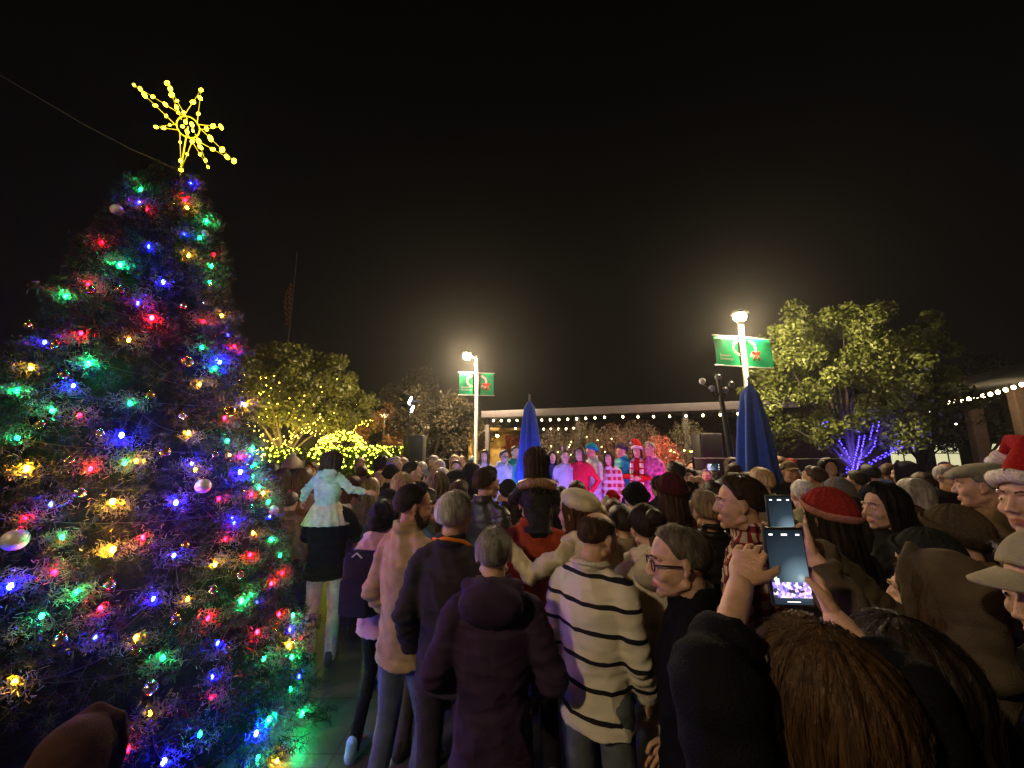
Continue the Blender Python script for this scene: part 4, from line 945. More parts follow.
# orange-leaved trees and dark trees behind
OT = [(378, 12.5, 3.6, (.9, .8, 1.3), 2.2, (.16, .07, .012), 'narrow tree with orange leaves right of the lit arch'), (402, 13.5, 3.4, (.8, .8, 1.0), 2.1, (.1, .045, .012), 'brown leaved tree beside the small path lamp'), (516, 12.9, 2.9, (.5, .5, .7), 1.9, (.5, .1, .02), 'small bright orange tree next to the blue umbrella')]
for i, (px, d, h, r, cz, lf, lb) in enumerate(OT):
    b0 = at(px, 450, d); tree('autumn_tree', (b0.x, d, 0), h, (0, 0, cz), r, lf, 6000, 40+i, lb, size=.045, clumps=30, trunk_r=.05)
lamp('uplight_orange', 'SPOT', tuple(at(376, 450, 11.7)-Vector((0, 0, 1.9))), 40, (1, .5, .12), .06, rot=(R(160), 0, 0), spot=80)
DT = [(430, 13, 4.0, (1.6, 1.2, 1.3), 2.7, 'dark tree left of the rear lamp post'), (462, 14.5, 3.8, (1.5, 1.2, 1.2), 2.6, 'dark tree just behind the rear lamp post'), (410, 17, 5.4, (2.2, 1.6, 1.9), 3.6, 'tall dark brown tree above the spotlight stand'), (922, 13, 4.8, (2.2, 1.6, 1.9), 3.1, 'dark tree on the right in front of the lit windows'), (985, 15, 5.5, (2.2, 2, 1.9), 3.7, 'dark tree behind the column of the right building')]
for i, (px, d, h, r, cz, lb) in enumerate(DT):
    b0 = at(px, 450, d); tree('dark_tree', (b0.x, d, 0), h, (0, 0, cz), r, (.045, .035, .018) if i < 3 else (.014, .018, .007), 7000, 60+i, lb, size=.06, clumps=35)
# shrubs behind the choir (mauve, bare twiggy) and the red lit one
def twiggy(px, d, h, r, leaf, label, seed, n=4200):
    b0 = at(px, 450, d); t = empty('bare_shrub', (b0.x, d, 0)); tag(t, label, 'shrub', 'hedges and shrubs behind the crowd'); q = np.random.default_rng(seed); b = MB()
    for i in range(46):
        a = q.uniform(0, 6.28); e = Vector((math.cos(a)*r*q.uniform(.2, 1), math.sin(a)*r*q.uniform(.2, 1), h*q.uniform(.6, 1))); mid = e*.5+Vector((q.normal()*.08, q.normal()*.08, h*.08)); b.tube([(q.normal()*.08, q.normal()*.08, 0), mid, e], [.014, .009, .003], 5)
        for k in range(3):
            f = q.uniform(.4, .95); s = mid.lerp(e, f); b.tube([s, s+Vector((q.normal()*.15, q.normal()*.15, q.uniform(.05, .25)))], [.005, .002], 4)
    b.build('twigs', mat('twig_bark', (.22, .17, .14), .9, .3, 20, .3), t)
    P = q.normal(size=(n, 3)); P /= np.linalg.norm(P, axis=1)[:, None]; P *= q.uniform(.4, 1, (n, 1))**.5; P = P*np.array((r, r, h*.42))+np.array((0, 0, h*.62))
    m = MB(); m.quads(rand_quads(n, P, .025, seed=seed)); m.build('foliage', leafm(leaf), t, smooth=False); return t
for i, (px, d, h, r, lf, lb) in enumerate([(556, 9.7, 2.55, .6, (.12, .09, .06), 'grey brown twiggy shrub just right of the blue umbrella behind the choir'), (585, 10.2, 2.7, .65, (.12, .1, .06), 'twiggy shrub behind the singer in the blue beanie'), (615, 9.6, 2.6, .65, (.14, .1, .08), 'mauve twiggy shrub behind the teal jacketed singer'), (640, 10.1, 2.75, .7, (.14, .1, .08), 'mauve twiggy shrub left of the red lit one'), (688, 9.6, 2.7, .6, (.1, .1, .05), 'green grey shrub between the red shrub and the dark post'), (660, 9.0, 2.3, .55, (.45, .12, .08), 'shrub lit bright red behind the tall singer in pink')]):
    twiggy(px, d, h, r, lf, lb, 80+i)
rl = at(660, 450, 8.55); lamp('red_uplight', 'SPOT', (rl.x-.1, 8.2, .7), 260, (1, .04, .03), .05, rot=(R(155), 0, 0), spot=85)
g1 = at(565, 450, 9.0); scatter_lights((at(572, 450, 9.1).x, 9.1, 0), [(random.gauss(0, .55), random.gauss(0, .1), 2.05+random.gauss(0, .2)) for _ in range(22)], (.9, 1, .3), 10, 'sparse yellow green fairy lights between the singers and the shrubs', r=.012)
scatter_lights((at(690, 450, 9.2).x, 9.2, 0), [(random.gauss(0, .25), random.gauss(0, .1), 1.95+random.gauss(0, .07)) for _ in range(10)], (1, .85, .2), 14, 'few yellow fairy lights on the shrub beside the dark lamp post', r=.018)
# small path lamp, dark multi-arm lamp post
def path_lamp(px, py, d, label):
    p = at(px, py, d); t = empty('path_lamp', (p.x, d, 0)); tag(t, label, 'path lamp'); b = MB(); b.tube([(0, 0, 0), (0, 0, p.z-.1)], [.035, .03], 10); b.build('pole', metal_grey, t)
    b = MB(); b.tube([(0, 0, p.z-.16), (0, 0, p.z)], [.05, .12], 14, rnd=False); b.tube([(0, 0, p.z+.01), (0, 0, p.z+.05)], [.17, .05], 14, rnd=False); b.build('lamp_head', glow('dim_lamp_glass', (1, .8, .5), 1.6), t); lamp('path_glow', 'POINT', (0, -.25, p.z-.1), 12, (1, .8, .5), .1, parent=t)
path_lamp(385, 415, 13, 'small dim path lamp left of the spotlight stand')
p = at(716, 380, 6.6); t = empty('unlit_lamp_post', (p.x+.14, 6.6, 0)); tag(t, 'unlit black lamp post with round globes left of the draped umbrella', 'lamp post')
b = MB(); b.tube([(0, 0, 0), (0, 0, .7), (0, 0, 1.9), (-.1, 0, p.z)], [.1, .06, .05, .035], 12); b.build('pole', metal_dark, t)
for dx, dz, g_ in ((-.28, -.02, .7), (.22, -.08, .1), (0, .05, .2), (-.12, -.15, .3), (.1, -.18, .1)):
    b = MB(); b.tube([(-.1, 0, p.z-.25), (-.1+dx*.7, 0, p.z+dz-.14), (-.1+dx, 0, p.z+dz-.07)], [.014]*3, 8); b.build('arm', metal_dark, t)
    b = MB(); b.ell((-.1+dx, 0, p.z+dz), .055); b.build('globe', mat('frosted_globe', (g_, g_, g_*1.05), .3, 0, 1, 0), t)
# flagpole with a limp striped flag, far behind
fp = at(297, 254, 22); t = empty('flagpole', (fp.x, 22, 0)); tag(t, 'distant flagpole with limp striped flag barely lit above the trees', 'flagpole'); b = MB(); b.tube([(0, 0, 0), (0, 0, fp.z)], [.07, .035], 12); b.ell((0, 0, fp.z+.05), .07); b.build('pole', metal_grey, t)
G = []; zt, zb = at(297, 282, 22).z, at(293, 322, 22).z
for f in np.linspace(0, 1, 24):
    G.append([(-.04-.42*u*(.7+.3*math.sin(f*5)), .12*math.sin(u*9+f*3), zt+(zb-zt)*f-.25*u) for u in np.linspace(0, 1, 14)])
m = MB(); G = np.array(G); m.grid(np.concatenate([G, (G+np.array((0, .01, 0)))[::-1], G[:1]]), closed=False)
def stripe_mat(name, c1, c2, period, duty, axis=2, rough=.8, diag=0, off=0, base=None):
    m = bpy.data.materials.new(name); n = nt(m); N = n.nodes; L = n.links; out = N.new('ShaderNodeOutputMaterial'); p = N.new('ShaderNodeBsdfPrincipled'); L.new(p.outputs[0], out.inputs[0]); p.inputs['Roughness'].default_value = rough; p.inputs['Specular IOR Level'].default_value = .2
    tc = N.new('ShaderNodeTexCoord'); s = N.new('ShaderNodeSeparateXYZ'); L.new(tc.outputs['Object'], s.inputs[0]); ns = N.new('ShaderNodeTexNoise'); ns.inputs['Scale'].default_value = 7; L.new(tc.outputs['Object'], ns.inputs['Vector'])
    def mth(op, a, b=None):
        k = N.new('ShaderNodeMath'); k.operation = op
        for i, v in enumerate((a, b)):
            if v is None: continue
            if isinstance(v, (int, float)): k.inputs[i].default_value = v
            else: L.new(v, k.inputs[i])
        return k.outputs[0]
    z = mth('ADD', mth('ADD', s.outputs[axis], off), mth('MULTIPLY', ns.outputs[0], .02)); z = mth('ADD', z, mth('MULTIPLY', s.outputs[0 if axis == 2 else 2], diag))
    st = mth('LESS_THAN', mth('FRACT', mth('DIVIDE', z, period)), duty)
    mx = N.new('ShaderNodeMixRGB'); L.new(st, mx.inputs[0]); mx.inputs[1].default_value = c1+(1,); mx.inputs[2].default_value = c2+(1,); o = mx.outputs[0]
    if base:   # second direction for checks
        st2 = mth('LESS_THAN', mth('FRACT', mth('DIVIDE', mth('ADD', s.outputs[0], mth('MULTIPLY', s.outputs[1], 1.0)), period)), duty)
        m2 = N.new('ShaderNodeMixRGB'); L.new(st2, m2.inputs[0]); L.new(o, m2.inputs[1]); m2.inputs[2].default_value = base+(1,); m2.blend_type = 'MIX'
        m3 = N.new('ShaderNodeMixRGB'); m3.inputs[0].default_value = .55; L.new(o, m3.inputs[1]); L.new(m2.outputs[0], m3.inputs[2]); o = m3.outputs[0]
    L.new(o, p.inputs['Base Color']); n3 = N.new('ShaderNodeTexNoise'); n3.inputs['Scale'].default_value = 260; L.new(tc.outputs['Object'], n3.inputs['Vector']); b = N.new('ShaderNodeBump'); b.inputs['Strength'].default_value = .5; b.inputs['Distance'].default_value = .01; L.new(n3.outputs[0], b.inputs['Height']); L.new(b.outputs[0], p.inputs['Normal']); return m
m.build('flag', stripe_mat('striped_flag', (.16, .14, .13), (.12, .012, .015), .28, .5, diag=1.2), t)
# ------------------------------------------------------------ building on the right
bx = at(1000, 450, 10.5); t = empty('brick_building', (bx.x, 10.5, 0)); tag(t, 'dark one storey building with festoon lit eaves at the right edge', 'building')
e0, e1 = at(955, 393, 12.6)-t.location, at(1075, 358, 8.6)-t.location; dd = (e1-e0); dd.z = 0; l_ = dd.length; dd.normalize(); yaw_ = math.degrees(math.atan2(dd.y, dd.x)); nn_ = Vector((-dd.y, dd.x, 0)); nn_ = nn_ if nn_.x > 0 else -nn_
zE = 3.75; brick = mat('brown_brick', (.09, .055, .04), .85, .35, 14, .5)
def bp(a, b_, z): v = e0+dd*a+nn_*b_; return Vector((v.x, v.y, z))
b = MB(); b.box(bp(l_/2+.4, 3.6, zE/2), (l_+2, 4.5, zE), rot=(0, 0, yaw_)); b.build('wall', brick, t)
b = MB(); b.box(bp(l_/2+.4, 2.4, zE+.12), (l_+2.6, 7.2, .22), rot=(0, 0, yaw_)); b.build('roof', mat('dark_roofing', (.04, .04, .04), .8, .2, 8, .2), t)
for a in (.3, 2.2, 4.2):
    b = MB(); b.box(bp(a, .2, zE/2), (.32, .32, zE-.02), rot=(0, 0, yaw_), bev=.02); b.build('column', mat('tan_stucco', (.2, .13, .09), .9, .15, 12, .4), t)
fe0, fe1 = at(945, 400, 11.2), at(1060, 366, 8.9); festoon(fe0, fe1, 15, .12, 'warm bulbs along the eaves of the dark building at the right edge', s=40, r=.042, c=(1, .75, .4))
lamp('eave_glow', 'POINT', tuple(at(1000, 395, 9.6)), 10, (1, .75, .4), .3)
# lit window building further back on the right
w0 = at(938, 463, 14.5); t = empty('shop_building', (w0.x, 15, 0)); tag(t, 'far low shop building with bright yellow windows behind the dark trees', 'building')
b = MB(); b.box((.5, 1.6, 1.9), (7, 3, 3.8)); b.build('wall', mat('dark_render', (.07, .065, .06), .9, .2, 6, .2), t); b = MB(); b.box((.5, 1.6, 3.9), (7.4, 3.6, .18)); b.build('roof', mat('dark_roofing', (.04, .04, .04), .8, .2, 8, .2), t)
for k, x in enumerate((-.75, .95, 2.6)):
    b = MB(); b.box((x, .06, 1.62), (.98, .1, 1.36), bev=.01); fo = b.build('window', metal_dark, t); b = MB(); b.box((x, .0, 1.62), (.9, .03, 1.28)); b.build('pane', glow('lit_window_glass', (.95, .9, .5), .75), fo)
    b = MB(); b.box((x, -.03, 1.62), (.03, .03, 1.28)); b.box((x, -.032, 1.9), (.9, .03, .03)); b.build('glazing_bar', metal_dark, fo)
for px, py in ((930, 400), (930, 411), (956, 423)):
    pass
t = empty('sparse_lights', at(930, 405, 11)); tag(t, 'four tiny white lights hanging in the dark tree on the right', 'string lights', 'lights wrapped on trees and hedges'); PW = []; w = MB(); pr = None
for px, py in ((932, 400), (929, 412), (945, 399), (956, 424)):
    p = at(px, py, 10.2)-t.location; PW.append(p)
    if pr is not None: w.tube([pr, (pr+p)*.5-Vector((0, 0, .05)), p], [.003]*3, 5)
    pr = p
bulbs_of(t, PW, .022, glow('cool_bulb', (.95, 1, .85), 9)); w.build('cable', metal_dark, t)
# thin rope barrier behind the crowd
for a, c, lb in ((at(418, 458, 8.9), at(482, 459, 8.9), 'thin taut rope barrier left of the rear lamp post'), (at(693, 458, 6.9), at(865, 458, 7.3), 'thin taut rope barrier behind the draped umbrella')):
    t = empty('rope_barrier', (a.x, a.y, 0)); tag(t, lb, 'barrier', 'rope barriers'); b = MB(); a0 = Vector((0, 0, a.z)); c0 = Vector((c.x-a.x, c.y-a.y, c.z)); b.tube([a0, a0.lerp(c0, .5)-Vector((0, 0, .02)), c0], [.006]*3, 6); b.build('rope', mat('pale_rope', (.4, .38, .34), .8, .1, 20, 0), t)
    for v in (a0, c0): b = MB(); b.tube([(v.x, v.y, 0), (v.x, v.y, v.z)], [.02]*2, 8); b.build('post', metal_dark, t)
# ------------------------------------------------------------ near people
placed = []
def place(px, py, d, H=None, hair=.0):
    x, y, z = ray(px, py); X = x/y*d; h = CAMZ+z/y*d-hair
    return X, d, (H or h)
def hero(px, py, d, yaw, label, H=None, base=0, **k):
    X, Y, h = place(px, py, d, H); placed.append((X, Y)); k.setdefault('hi', True)
    return person((X, Y, base), yaw, h-base, label, **k)
def acc(o, HM, name, mb, m): return child(name, mb.mesh(name), o, m, HM)
def glasses(o, HM):
    b = MB()
    for s in (-1, 1):
        b.tube([(s*(.034)+.024*math.cos(t), .098-.004*abs(math.cos(t)), .003+.019*math.sin(t)) for t in np.linspace(0, 2*math.pi, 17)], [.0024]*17, 6, cap=False)
        b.tube([(s*.058, .095, .008), (s*.074, .07, .01), (s*.083, .0, .006), (s*.082, -.02, -.01)], [.0028]*4, 6)
    b.tube([(-.011, .1, .008), (.011, .1, .008)], [.0022]*2, 6); acc(o, HM, 'glasses', b, mat('black_glasses', (.01, .01, .01), .3, 0, 1, 0))
def beard(o, HM, c, k=1.0):
    b = MB(); b.ell((0, .038, -.077), (.058*k, .055*k, .047*k)); b.tube([(-.03, .083, -.052), (0, .093, -.048), (.03, .083, -.052)], [.006, .007, .006], 8)
    for s in (-1, 1): b.tube([(s*.072, .004, -.01), (s*.066, .012, -.045), (s*.05, .04, -.075)], [.012, .018, .02], 10)
    V, Fc, N = remesh(b, .0065, 2); V = V+N*(wob(V, 150)*.0025)[:, None]; c_ = MB(); c_.add(V, Fc); acc(o, HM, 'beard', c_, hairm(HCOL[c]))
def hood_down(o, J, m, k=1.0):
    n = Vector(J['neck']); b = MB()
    b.ell((n.x, n.y-.1*k, n.z-.03), (.135*k, .062*k, .1*k), rot=(25, 0, 0)); b.ell((n.x, n.y-.075, n.z+.03), (.115*k, .05, .05), rot=(20, 0, 0))
    b.tube([(n.x-.1*k, n.y+.03, n.z), (n.x-.1*k, n.y-.06, n.z+.035), (n.x, n.y-.125, n.z+.05), (n.x+.1*k, n.y-.06, n.z+.035), (n.x+.1*k, n.y+.03, n.z)], [.03, .036, .038, .036, .03], 12)
    V, Fc, N = remesh(b, .011, 3); V = V+N*(wob(V, 30)*.006)[:, None]; c = MB(); c.add(V, Fc); return child('hood', c.mesh('hood'), o, m)
# striped sweater man, looking down to his right
J = skel(hyaw=-24, hpitch=-12, elL=(-.215, -.05, 1.13), elR=(.215, .0, 1.13), wrL=(-.21, .08, .9), wrR=(.2, .13, .92))
sm = stripe_mat('striped_knit', (.74, .68, .56), (.012, .013, .02), .116, .17, off=.03, diag=.05)
o, HM = hero(590, 513, 2.0, -38, 'man in a cream sweater with thin black stripes and jeans, head turned right', J=J, key='striped', hair='bald', hc='brown', sk='light', top='sweater', topm=sm, legc=(.12, .14, .15), topname='striped_sweater')
b = MB(); n = Vector(J['neck']); b.tube([(n.x+.07*math.cos(t), n.y+.0+.072*math.sin(t), n.z+.028-.012*math.sin(t)) for t in np.linspace(0, 2*math.pi, 25)], [(.014, .034)]*25, 10, cap=False, ref=(0, 0, 1)); b.V[0] += wob(b.V[0], 40)[:, None]*.003
child('collar', b.mesh('collar'), o, knit((.74, .68, .56)))
# man with orange collar, white-blond hair
J = skel(hyaw=-14, elL=(-.25, -.03, 1.13), elR=(.25, .03, 1.14), wrL=(-.24, .08, .91), wrR=(.21, .2, 1.0))
o, HM = hero(453, 496, 2.28, -10, 'white blond haired man in dark jacket with bright orange collar', J=J, key='orangecollar', hair='short', hc='white', sk='light', top='jacket', topc=(.035, .03, .042), legc=(.05, .04, .06))
b = MB(); n = Vector(J['neck']); b.tube([(n.x-.075, n.y+.04, n.z+.01), (n.x-.08, n.y-.03, n.z+.035), (n.x, n.y-.085, n.z+.052), (n.x+.085, n.y-.04, n.z+.03), (n.x+.125, n.y+.02, n.z-.02), (n.x+.13, n.y+.08, n.z-.08)], [(.011, .022)]*6, 8, ref=(0, 0, 1)); child('collar', b.mesh('collar'), o, fabric((.75, .22, .02)))
# purple hooded man
J = skel(hyaw=4, elL=(-.27, -.02, 1.13), elR=(.27, -.02, 1.13), wrL=(-.2, .17, 1.0), wrR=(.2, .17, 1.0))
pm = fabric((.045, .026, .06))
o, HM = hero(494, 531, 1.86, -3, 'short man with cropped grey hair in long dark purple hooded coat', J=J, key='purple', hair='crop', hc='grey', sk='light', top='coat', topm=pm, legc=(.015, .012, .02)); hood_down(o, J, pm, 1.1)
b = MB(); b.ell((-.105, -.02, 1.5), (.02, .035, .03)); b.V[0] += wob(b.V[0], 60)[:, None]*.004; child('scarf', b.mesh('scarf'), o, fabric((.6, .58, .55)))
# bearded man in tan jacket, profile right
J = skel(hyaw=-38, hpitch=-3, elL=(-.25, -.06, 1.13), wrL=(-.22, .1, .93), elR=(.25, -.0, 1.13), wrR=(.2, .14, .97), kneeL=(-.11, .0, .5), kneeR=(.13, .08, .5), ankL=(-.14, -.06, .09), ankR=(.12, .0, .09))
o, HM = hero(411, 487, 2.5, -38, 'dark haired bearded man in tan jacket and jeans, seen in profile', J=J, key='beard', hair='short', hc='dark', sk='tan', top='jacket', topc=(.36, .26, .15), legc=(.1, .13, .17)); beard(o, HM, 'dark')
# glasses man in black coat, facing left
J = skel(hyaw=16, hpitch=-4, elL=(-.22, -.06, 1.13), elR=(.22, -.06, 1.13), wrL=(-.19, .09, .92), wrR=(.19, .09, .92))
o, HM = hero(684, 528, 1.5, 68, 'older man with glasses and thin grey hair in black coat, facing left', J=J, key='glasses', hair='crop', hc='pepper', sk='light', top='coat', topc=(.006, .006, .007), legc=(.01, .01, .012)); glasses(o, HM)
# ponytail / bun woman with white coat
J = skel(hyaw=-6, wrL=(-.17, .2, 1.0), wrR=(.17, .2, 1.0)); wm = fabric((.62, .56, .46))
o, HM = hero(647, 508, 2.2, 8, 'woman with dark bun and long cream white coat with hood down', J=J, key='whitecoat', sex='f', hair='bun', hc='dark', hat='headband', hatc=(.012, .01, .01), top='longcoat', topm=wm, legc=(.05, .04, .04)); hood_down(o, J, wm, 1.15)
# plaid man
def plaid_mat():
    m = bpy.data.materials.new('red_plaid_flannel'); n = nt(m); N = n.nodes; L = n.links; out = N.new('ShaderNodeOutputMaterial'); p = N.new('ShaderNodeBsdfPrincipled'); L.new(p.outputs[0], out.inputs[0]); p.inputs['Roughness'].default_value = .9; p.inputs['Specular IOR Level'].default_value = .15
    tc = N.new('ShaderNodeTexCoord'); s = N.new('ShaderNodeSeparateXYZ'); L.new(tc.outputs['Object'], s.inputs[0])
    def mm(op, a, b):
        k = N.new('ShaderNodeMath'); k.operation = op
        for i, v in enumerate((a, b)):
            if isinstance(v, (int, float)): k.inputs[i].default_value = v
            else: L.new(v, k.inputs[i])
        return k.outputs[0]
    at_ = mm('ARCTAN2', s.outputs[0], s.outputs[1]); u = mm('MULTIPLY', at_, .17)
    fu = mm('FRACT', mm('DIVIDE', u, .066), 0); fz_ = mm('FRACT', mm('DIVIDE', s.outputs[2], .066), 0)
    bu = mm('LESS_THAN', fu, .45); bz_ = mm('LESS_THAN', fz_, .45)
    c = mm('MULTIPLY', mm('ADD', bu, bz_), .5); cr = N.new('ShaderNodeValToRGB'); cr.color_ramp.interpolation = 'CONSTANT'; L.new(c, cr.inputs[0]); E = cr.color_ramp.elements
    E[0].position = 0; E[0].color = (.5, .42, .36, 1); E[1].position = .9; E[1].color = (.03, .012, .012, 1); k = E.new(.25); k.color = (.2, .02, .018, 1)
    L.new(cr.outputs[0], p.inputs['Base Color']); return m
J = skel(hyaw=24, elL=(-.25, .02, 1.14), elR=(.25, .0, 1.14), wrL=(-.16, .2, 1.1), wrR=(.17, .18, 1.08))
o, HM = hero(742, 480, 2.1, 48, 'tall man with short dark hair in red and white plaid shirt, profile left', J=J, key='plaid', hair='short', hc='brown', sk='light', top='jacket', topm=plaid_mat(), topname='plaid_shirt', legc=(.03, .035, .05))
# rust jacket man carrying a girl
J = skel(hpitch=-8, elL=(-.26, .13, 1.2), elR=(.26, .13, 1.2), wrL=(-.15, .2, 1.32), wrR=(.15, .2, 1.32), handL='grip', handR='grip')
X, Y, h = place(532, 505, 2.75)
o, HM = person((X, Y, 0), 0, 1.78, 'man in rust red jacket carrying a long haired girl on his shoulders', J=J, key='carrier', hi=True, hair='short', hc='dark', top='jacket', topc=(.3, .05, .02), legc=(.02, .02, .03)); placed.append((X, Y))
J = dict(POSES['ride']); J.update(hyaw=-5, elL=(-.26, .12, .33), elR=(.26, .12, .33), wrL=(-.12, .28, .3), wrR=(.12, .28, .3))
fz = 2.06
o, HM = person((X+.03, Y-.045, 1.485), 2, 1.09, 'girl with long wavy brown hair and sequinned black jacket sitting on shoulders', J=J, key='ride2', sex='f', hi=True, hair='mid', hc='brown', hat='headband', hatc=(.7, .68, .6), top='jacket', topm=mat('black_sequins', (.02, .02, .022), .35, .4, 90, .9, 70, metal=.5), legc=(.01, .01, .01), legs='leggings')
b = MB(); b.tube([(-.16, .06, .44), (-.17, -.04, .5), (-.08, -.11, .53), (0, -.125, .54), (.08, -.11, .53), (.17, -.04, .5), (.16, .06, .44)], [.04, .05, .055, .055, .055, .05, .04], 14); V = b.V[0]; b.V[0] = V+wob(V, 90)[:, None]*.009; child('fur_collar', b.mesh('fur_collar'), o, hairm((.3, .17, .09)))
# adult in black with light trousers carrying child in mint sweater
J = skel(hpitch=-6, elL=(-.25, .13, 1.18), elR=(.25, .13, 1.18), wrL=(-.16, .22, 1.28), wrR=(.16, .22, 1.28), handL='grip', handR='grip')
X, Y, h = place(331, 500, 4.1)
o, HM = person((X, Y, 0), 4, 1.72, 'adult in black jacket and pale trousers carrying a child in a tutu', J=J, key='carrier2', hi=True, hair='short', hc='dark', top='puffer', topm=fabric((.006, .006, .007)), topname='jacket', legc=(.5, .45, .36)); placed.append((X, Y))
J = dict(POSES['ride']); J.update(hyaw=-22, hroll=6, elL=(-.27, -.01, .3), wrL=(-.33, .05, .14), elR=(.28, .04, .32), wrR=(.46, .12, .27), handR='flat')
o, HM = person((X-.02, Y-.05, 1.42), 0, 1.16, 'small child in mint green sweater and cream tutu sitting on shoulders', J=J, key='ride1', sex='f', hi=True, hair='bob', hc='brown', top='hoodie', topc=(.42, .66, .5), legc=(.5, .45, .4), legs='leggings', topname='mint_sweater'); o.scale.x *= 1.2
b = MB(); G = np.zeros((14, 80, 3))
for i in range(14):
    f = i/13
    for j in range(80):
        a = 2*math.pi*j/80; r_ = .13+.13*f**.7+.02*f*math.sin(a*16+i*.1); G[i, j] = (r_*1.08*math.cos(a), r_*.85*math.sin(a)+.02, .14-.33*f+.05*f*max(0, math.sin(a))*4*.5)
b.grid(np.concatenate([G, (G*np.array((.95, .95, 1)))[::-1]])); child('tutu', b.mesh('tutu'), o, fabric((.62, .56, .42)))
# teen with backpack
J = skel(hyaw=10, elL=(-.24, -.06, 1.14), wrL=(-.22, .06, .92), kneeL=(-.06, .04, .5), ankL=(-.05, -.14, .1), kneeR=(.09, .06, .5), ankR=(.08, .12, .09))
o, HM = hero(384, 505, 3.05, -16, 'teenager with dark curly hair and dusty pink hoodie wearing a black backpack', J=J, key='teen', sex='f', hair='curly', hc='black', sk='tan', top='hoodie', topc=(.42, .27, .27), legc=(.008, .008, .009), legs='leggings', shoec=(.25, .5, .6))
b = MB(); b.box((0, -.21, 1.22), (.3, .17, .44), bev=.05); b.box((0, -.31, 1.14), (.24, .05, .24), bev=.02); b.tube([(-.1, -.13, 1.4), (-.12, -.02, 1.46), (-.12, .1, 1.36)], [(.02, .006)]*3, 8); b.tube([(.1, -.13, 1.4), (.12, -.02, 1.46), (.12, .1, 1.36)], [(.02, .006)]*3, 8)
bp_ = b.build('backpack', fabric((.012, .012, .016))); bp_.matrix_world = o.matrix_basis.copy(); bp_.location = o.location; bp_.rotation_euler = o.rotation_euler; bp_.scale = o.scale; tag(bp_, 'black backpack worn by the teenager in the dusty pink hoodie', 'backpack')
b = MB(); b.tube([(-.04, -.305, 1.42), (.0, -.31, 1.45), (.04, -.305, 1.42)], [.006]*3, 6); b2 = b.build('handle', fabric((.5, .45, .42)), bp_)
# cream beret woman with raised arm
J = skel(hyaw=18, hpitch=3, elL=(-.27, .16, 1.3), wrL=(-.37, .3, 1.49), wrR=(.12, .24, 1.15), handL='grip')
cm = fabric((.66, .58, .4))
o, HM = hero(578, 495, 2.5, 36, 'woman in cream coat and cream beret raising her left arm', J=J, key='beret', sex='f', hair='bob', hc='auburn', sk='fair', hat='beret', hatc=(.66, .58, .42), top='jacket', topm=cm, legc=(.03, .03, .03)); hood_down(o, J, cm, 1.0)
# near woman with golden hair holding a phone
def aim_local(X, Y, yaw, H, p):
    v = Vector(p)-Vector((X, Y, 0)); v.rotate(Euler((0, 0, -R(yaw)))); return tuple(v/(H/1.75))
def arms(J, X, Y, yaw, H, **k):
    for s in 'LR':
        for n in ('el', 'wr'):
            if n+s in k: J[n+s] = aim_local(X, Y, yaw, H, at(*k[n+s]))
        if 'tip'+s in k:
            a = Vector(aim_local(X, Y, yaw, H, at(*k['tip'+s]))); J['hz'+s] = tuple(a-Vector(J['wr'+s])); J['hy'+s] = k['palm'+s]
    return J
X, Y = .525, .72
J = arms(skel(hpitch=4, hyaw=6, handL='hold', handR='hold', cuffL=.42, cuffR=.55, pad=.008), X, Y, 2, 1.705, elL=(716, 682, .7), wrL=(741, 584, .84), tipL=(757, 524, .9), palmL=(.8, .6, .0), elR=(895, 690, .74), wrR=(836, 620, .83), tipR=(812, 572, .885), palmR=(-.8, .55, .1))
o, HM = person((X, Y, 0), 2, 1.705, 'woman in black padded coat with long golden brown hair holding up a phone', J=J, key='nearphone', sex='f', hi=True, hair='xlong', hc='golden', sk='light', top='puffer', topm=fabric((.007, .007, .009)), topname='padded_coat', legc=(.01, .01, .012)); placed.append((X, Y))
near_o, near_J = o, J
# taupe coat phone holder
X, Y = 1.29, 1.24
J = arms(skel(hpitch=0, hyaw=18, handL='grip', handR='grip'), X, Y, 14, 1.70, elL=(850, 610, 1.1), wrL=(815, 560, 1.16), tipL=(785, 530, 1.23), palmL=(.3, .6, .8), elR=(880, 615, 1.3), wrR=(812, 545, 1.26), tipR=(790, 510, 1.24), palmR=(-.7, .4, .1))
om = fabric((.085, .065, .045))
o, HM = person((X, Y, 0), 14, 1.70, 'person in taupe coat with hood up holding a phone over the crowd', J=J, key='taupe', sex='f', hi=True, hair='bob', hc='brown', sk='light', hat='hood', hatc=(.09, .07, .05), top='coat', topm=om, legc=(.02, .02, .02)); placed.append((X, Y))
far_o, far_J = o, J
# brown haired woman lower right
o, HM = person((.80, .86, 0), 16, 1.66, 'woman with long dark hair in the bottom right corner', J=skel(hyaw=-8), key='lowright', sex='f', hi=True, hair='long', hc='dark', sk='light', top='puffer', topc=(.007, .007, .008)); placed.append((.80, .86))
# cap man, right edge
J = skel(hyaw=24, hpitch=-8)
o, HM = hero(1066, 512, .95, 62, 'man in pale olive baseball cap cut off by the right edge', J=J, key='capman', H=1.83, hair='short', hc='grey', sk='light', hat='cap', hatc=(.3, .28, .19), top='jacket', topc=(.03, .03, .03))
o, HM = hero(1030, 447, 1.6, 84, 'person in red and white Santa hat at the right edge', J=skel(hyaw=10), key='santaman', H=1.96, hair='short', hc='brown', sk='light', hat='santa', hatc=(.3, .012, .012), hat2=(.72, .64, .58), top='jacket', topc=(.02, .015, .02))
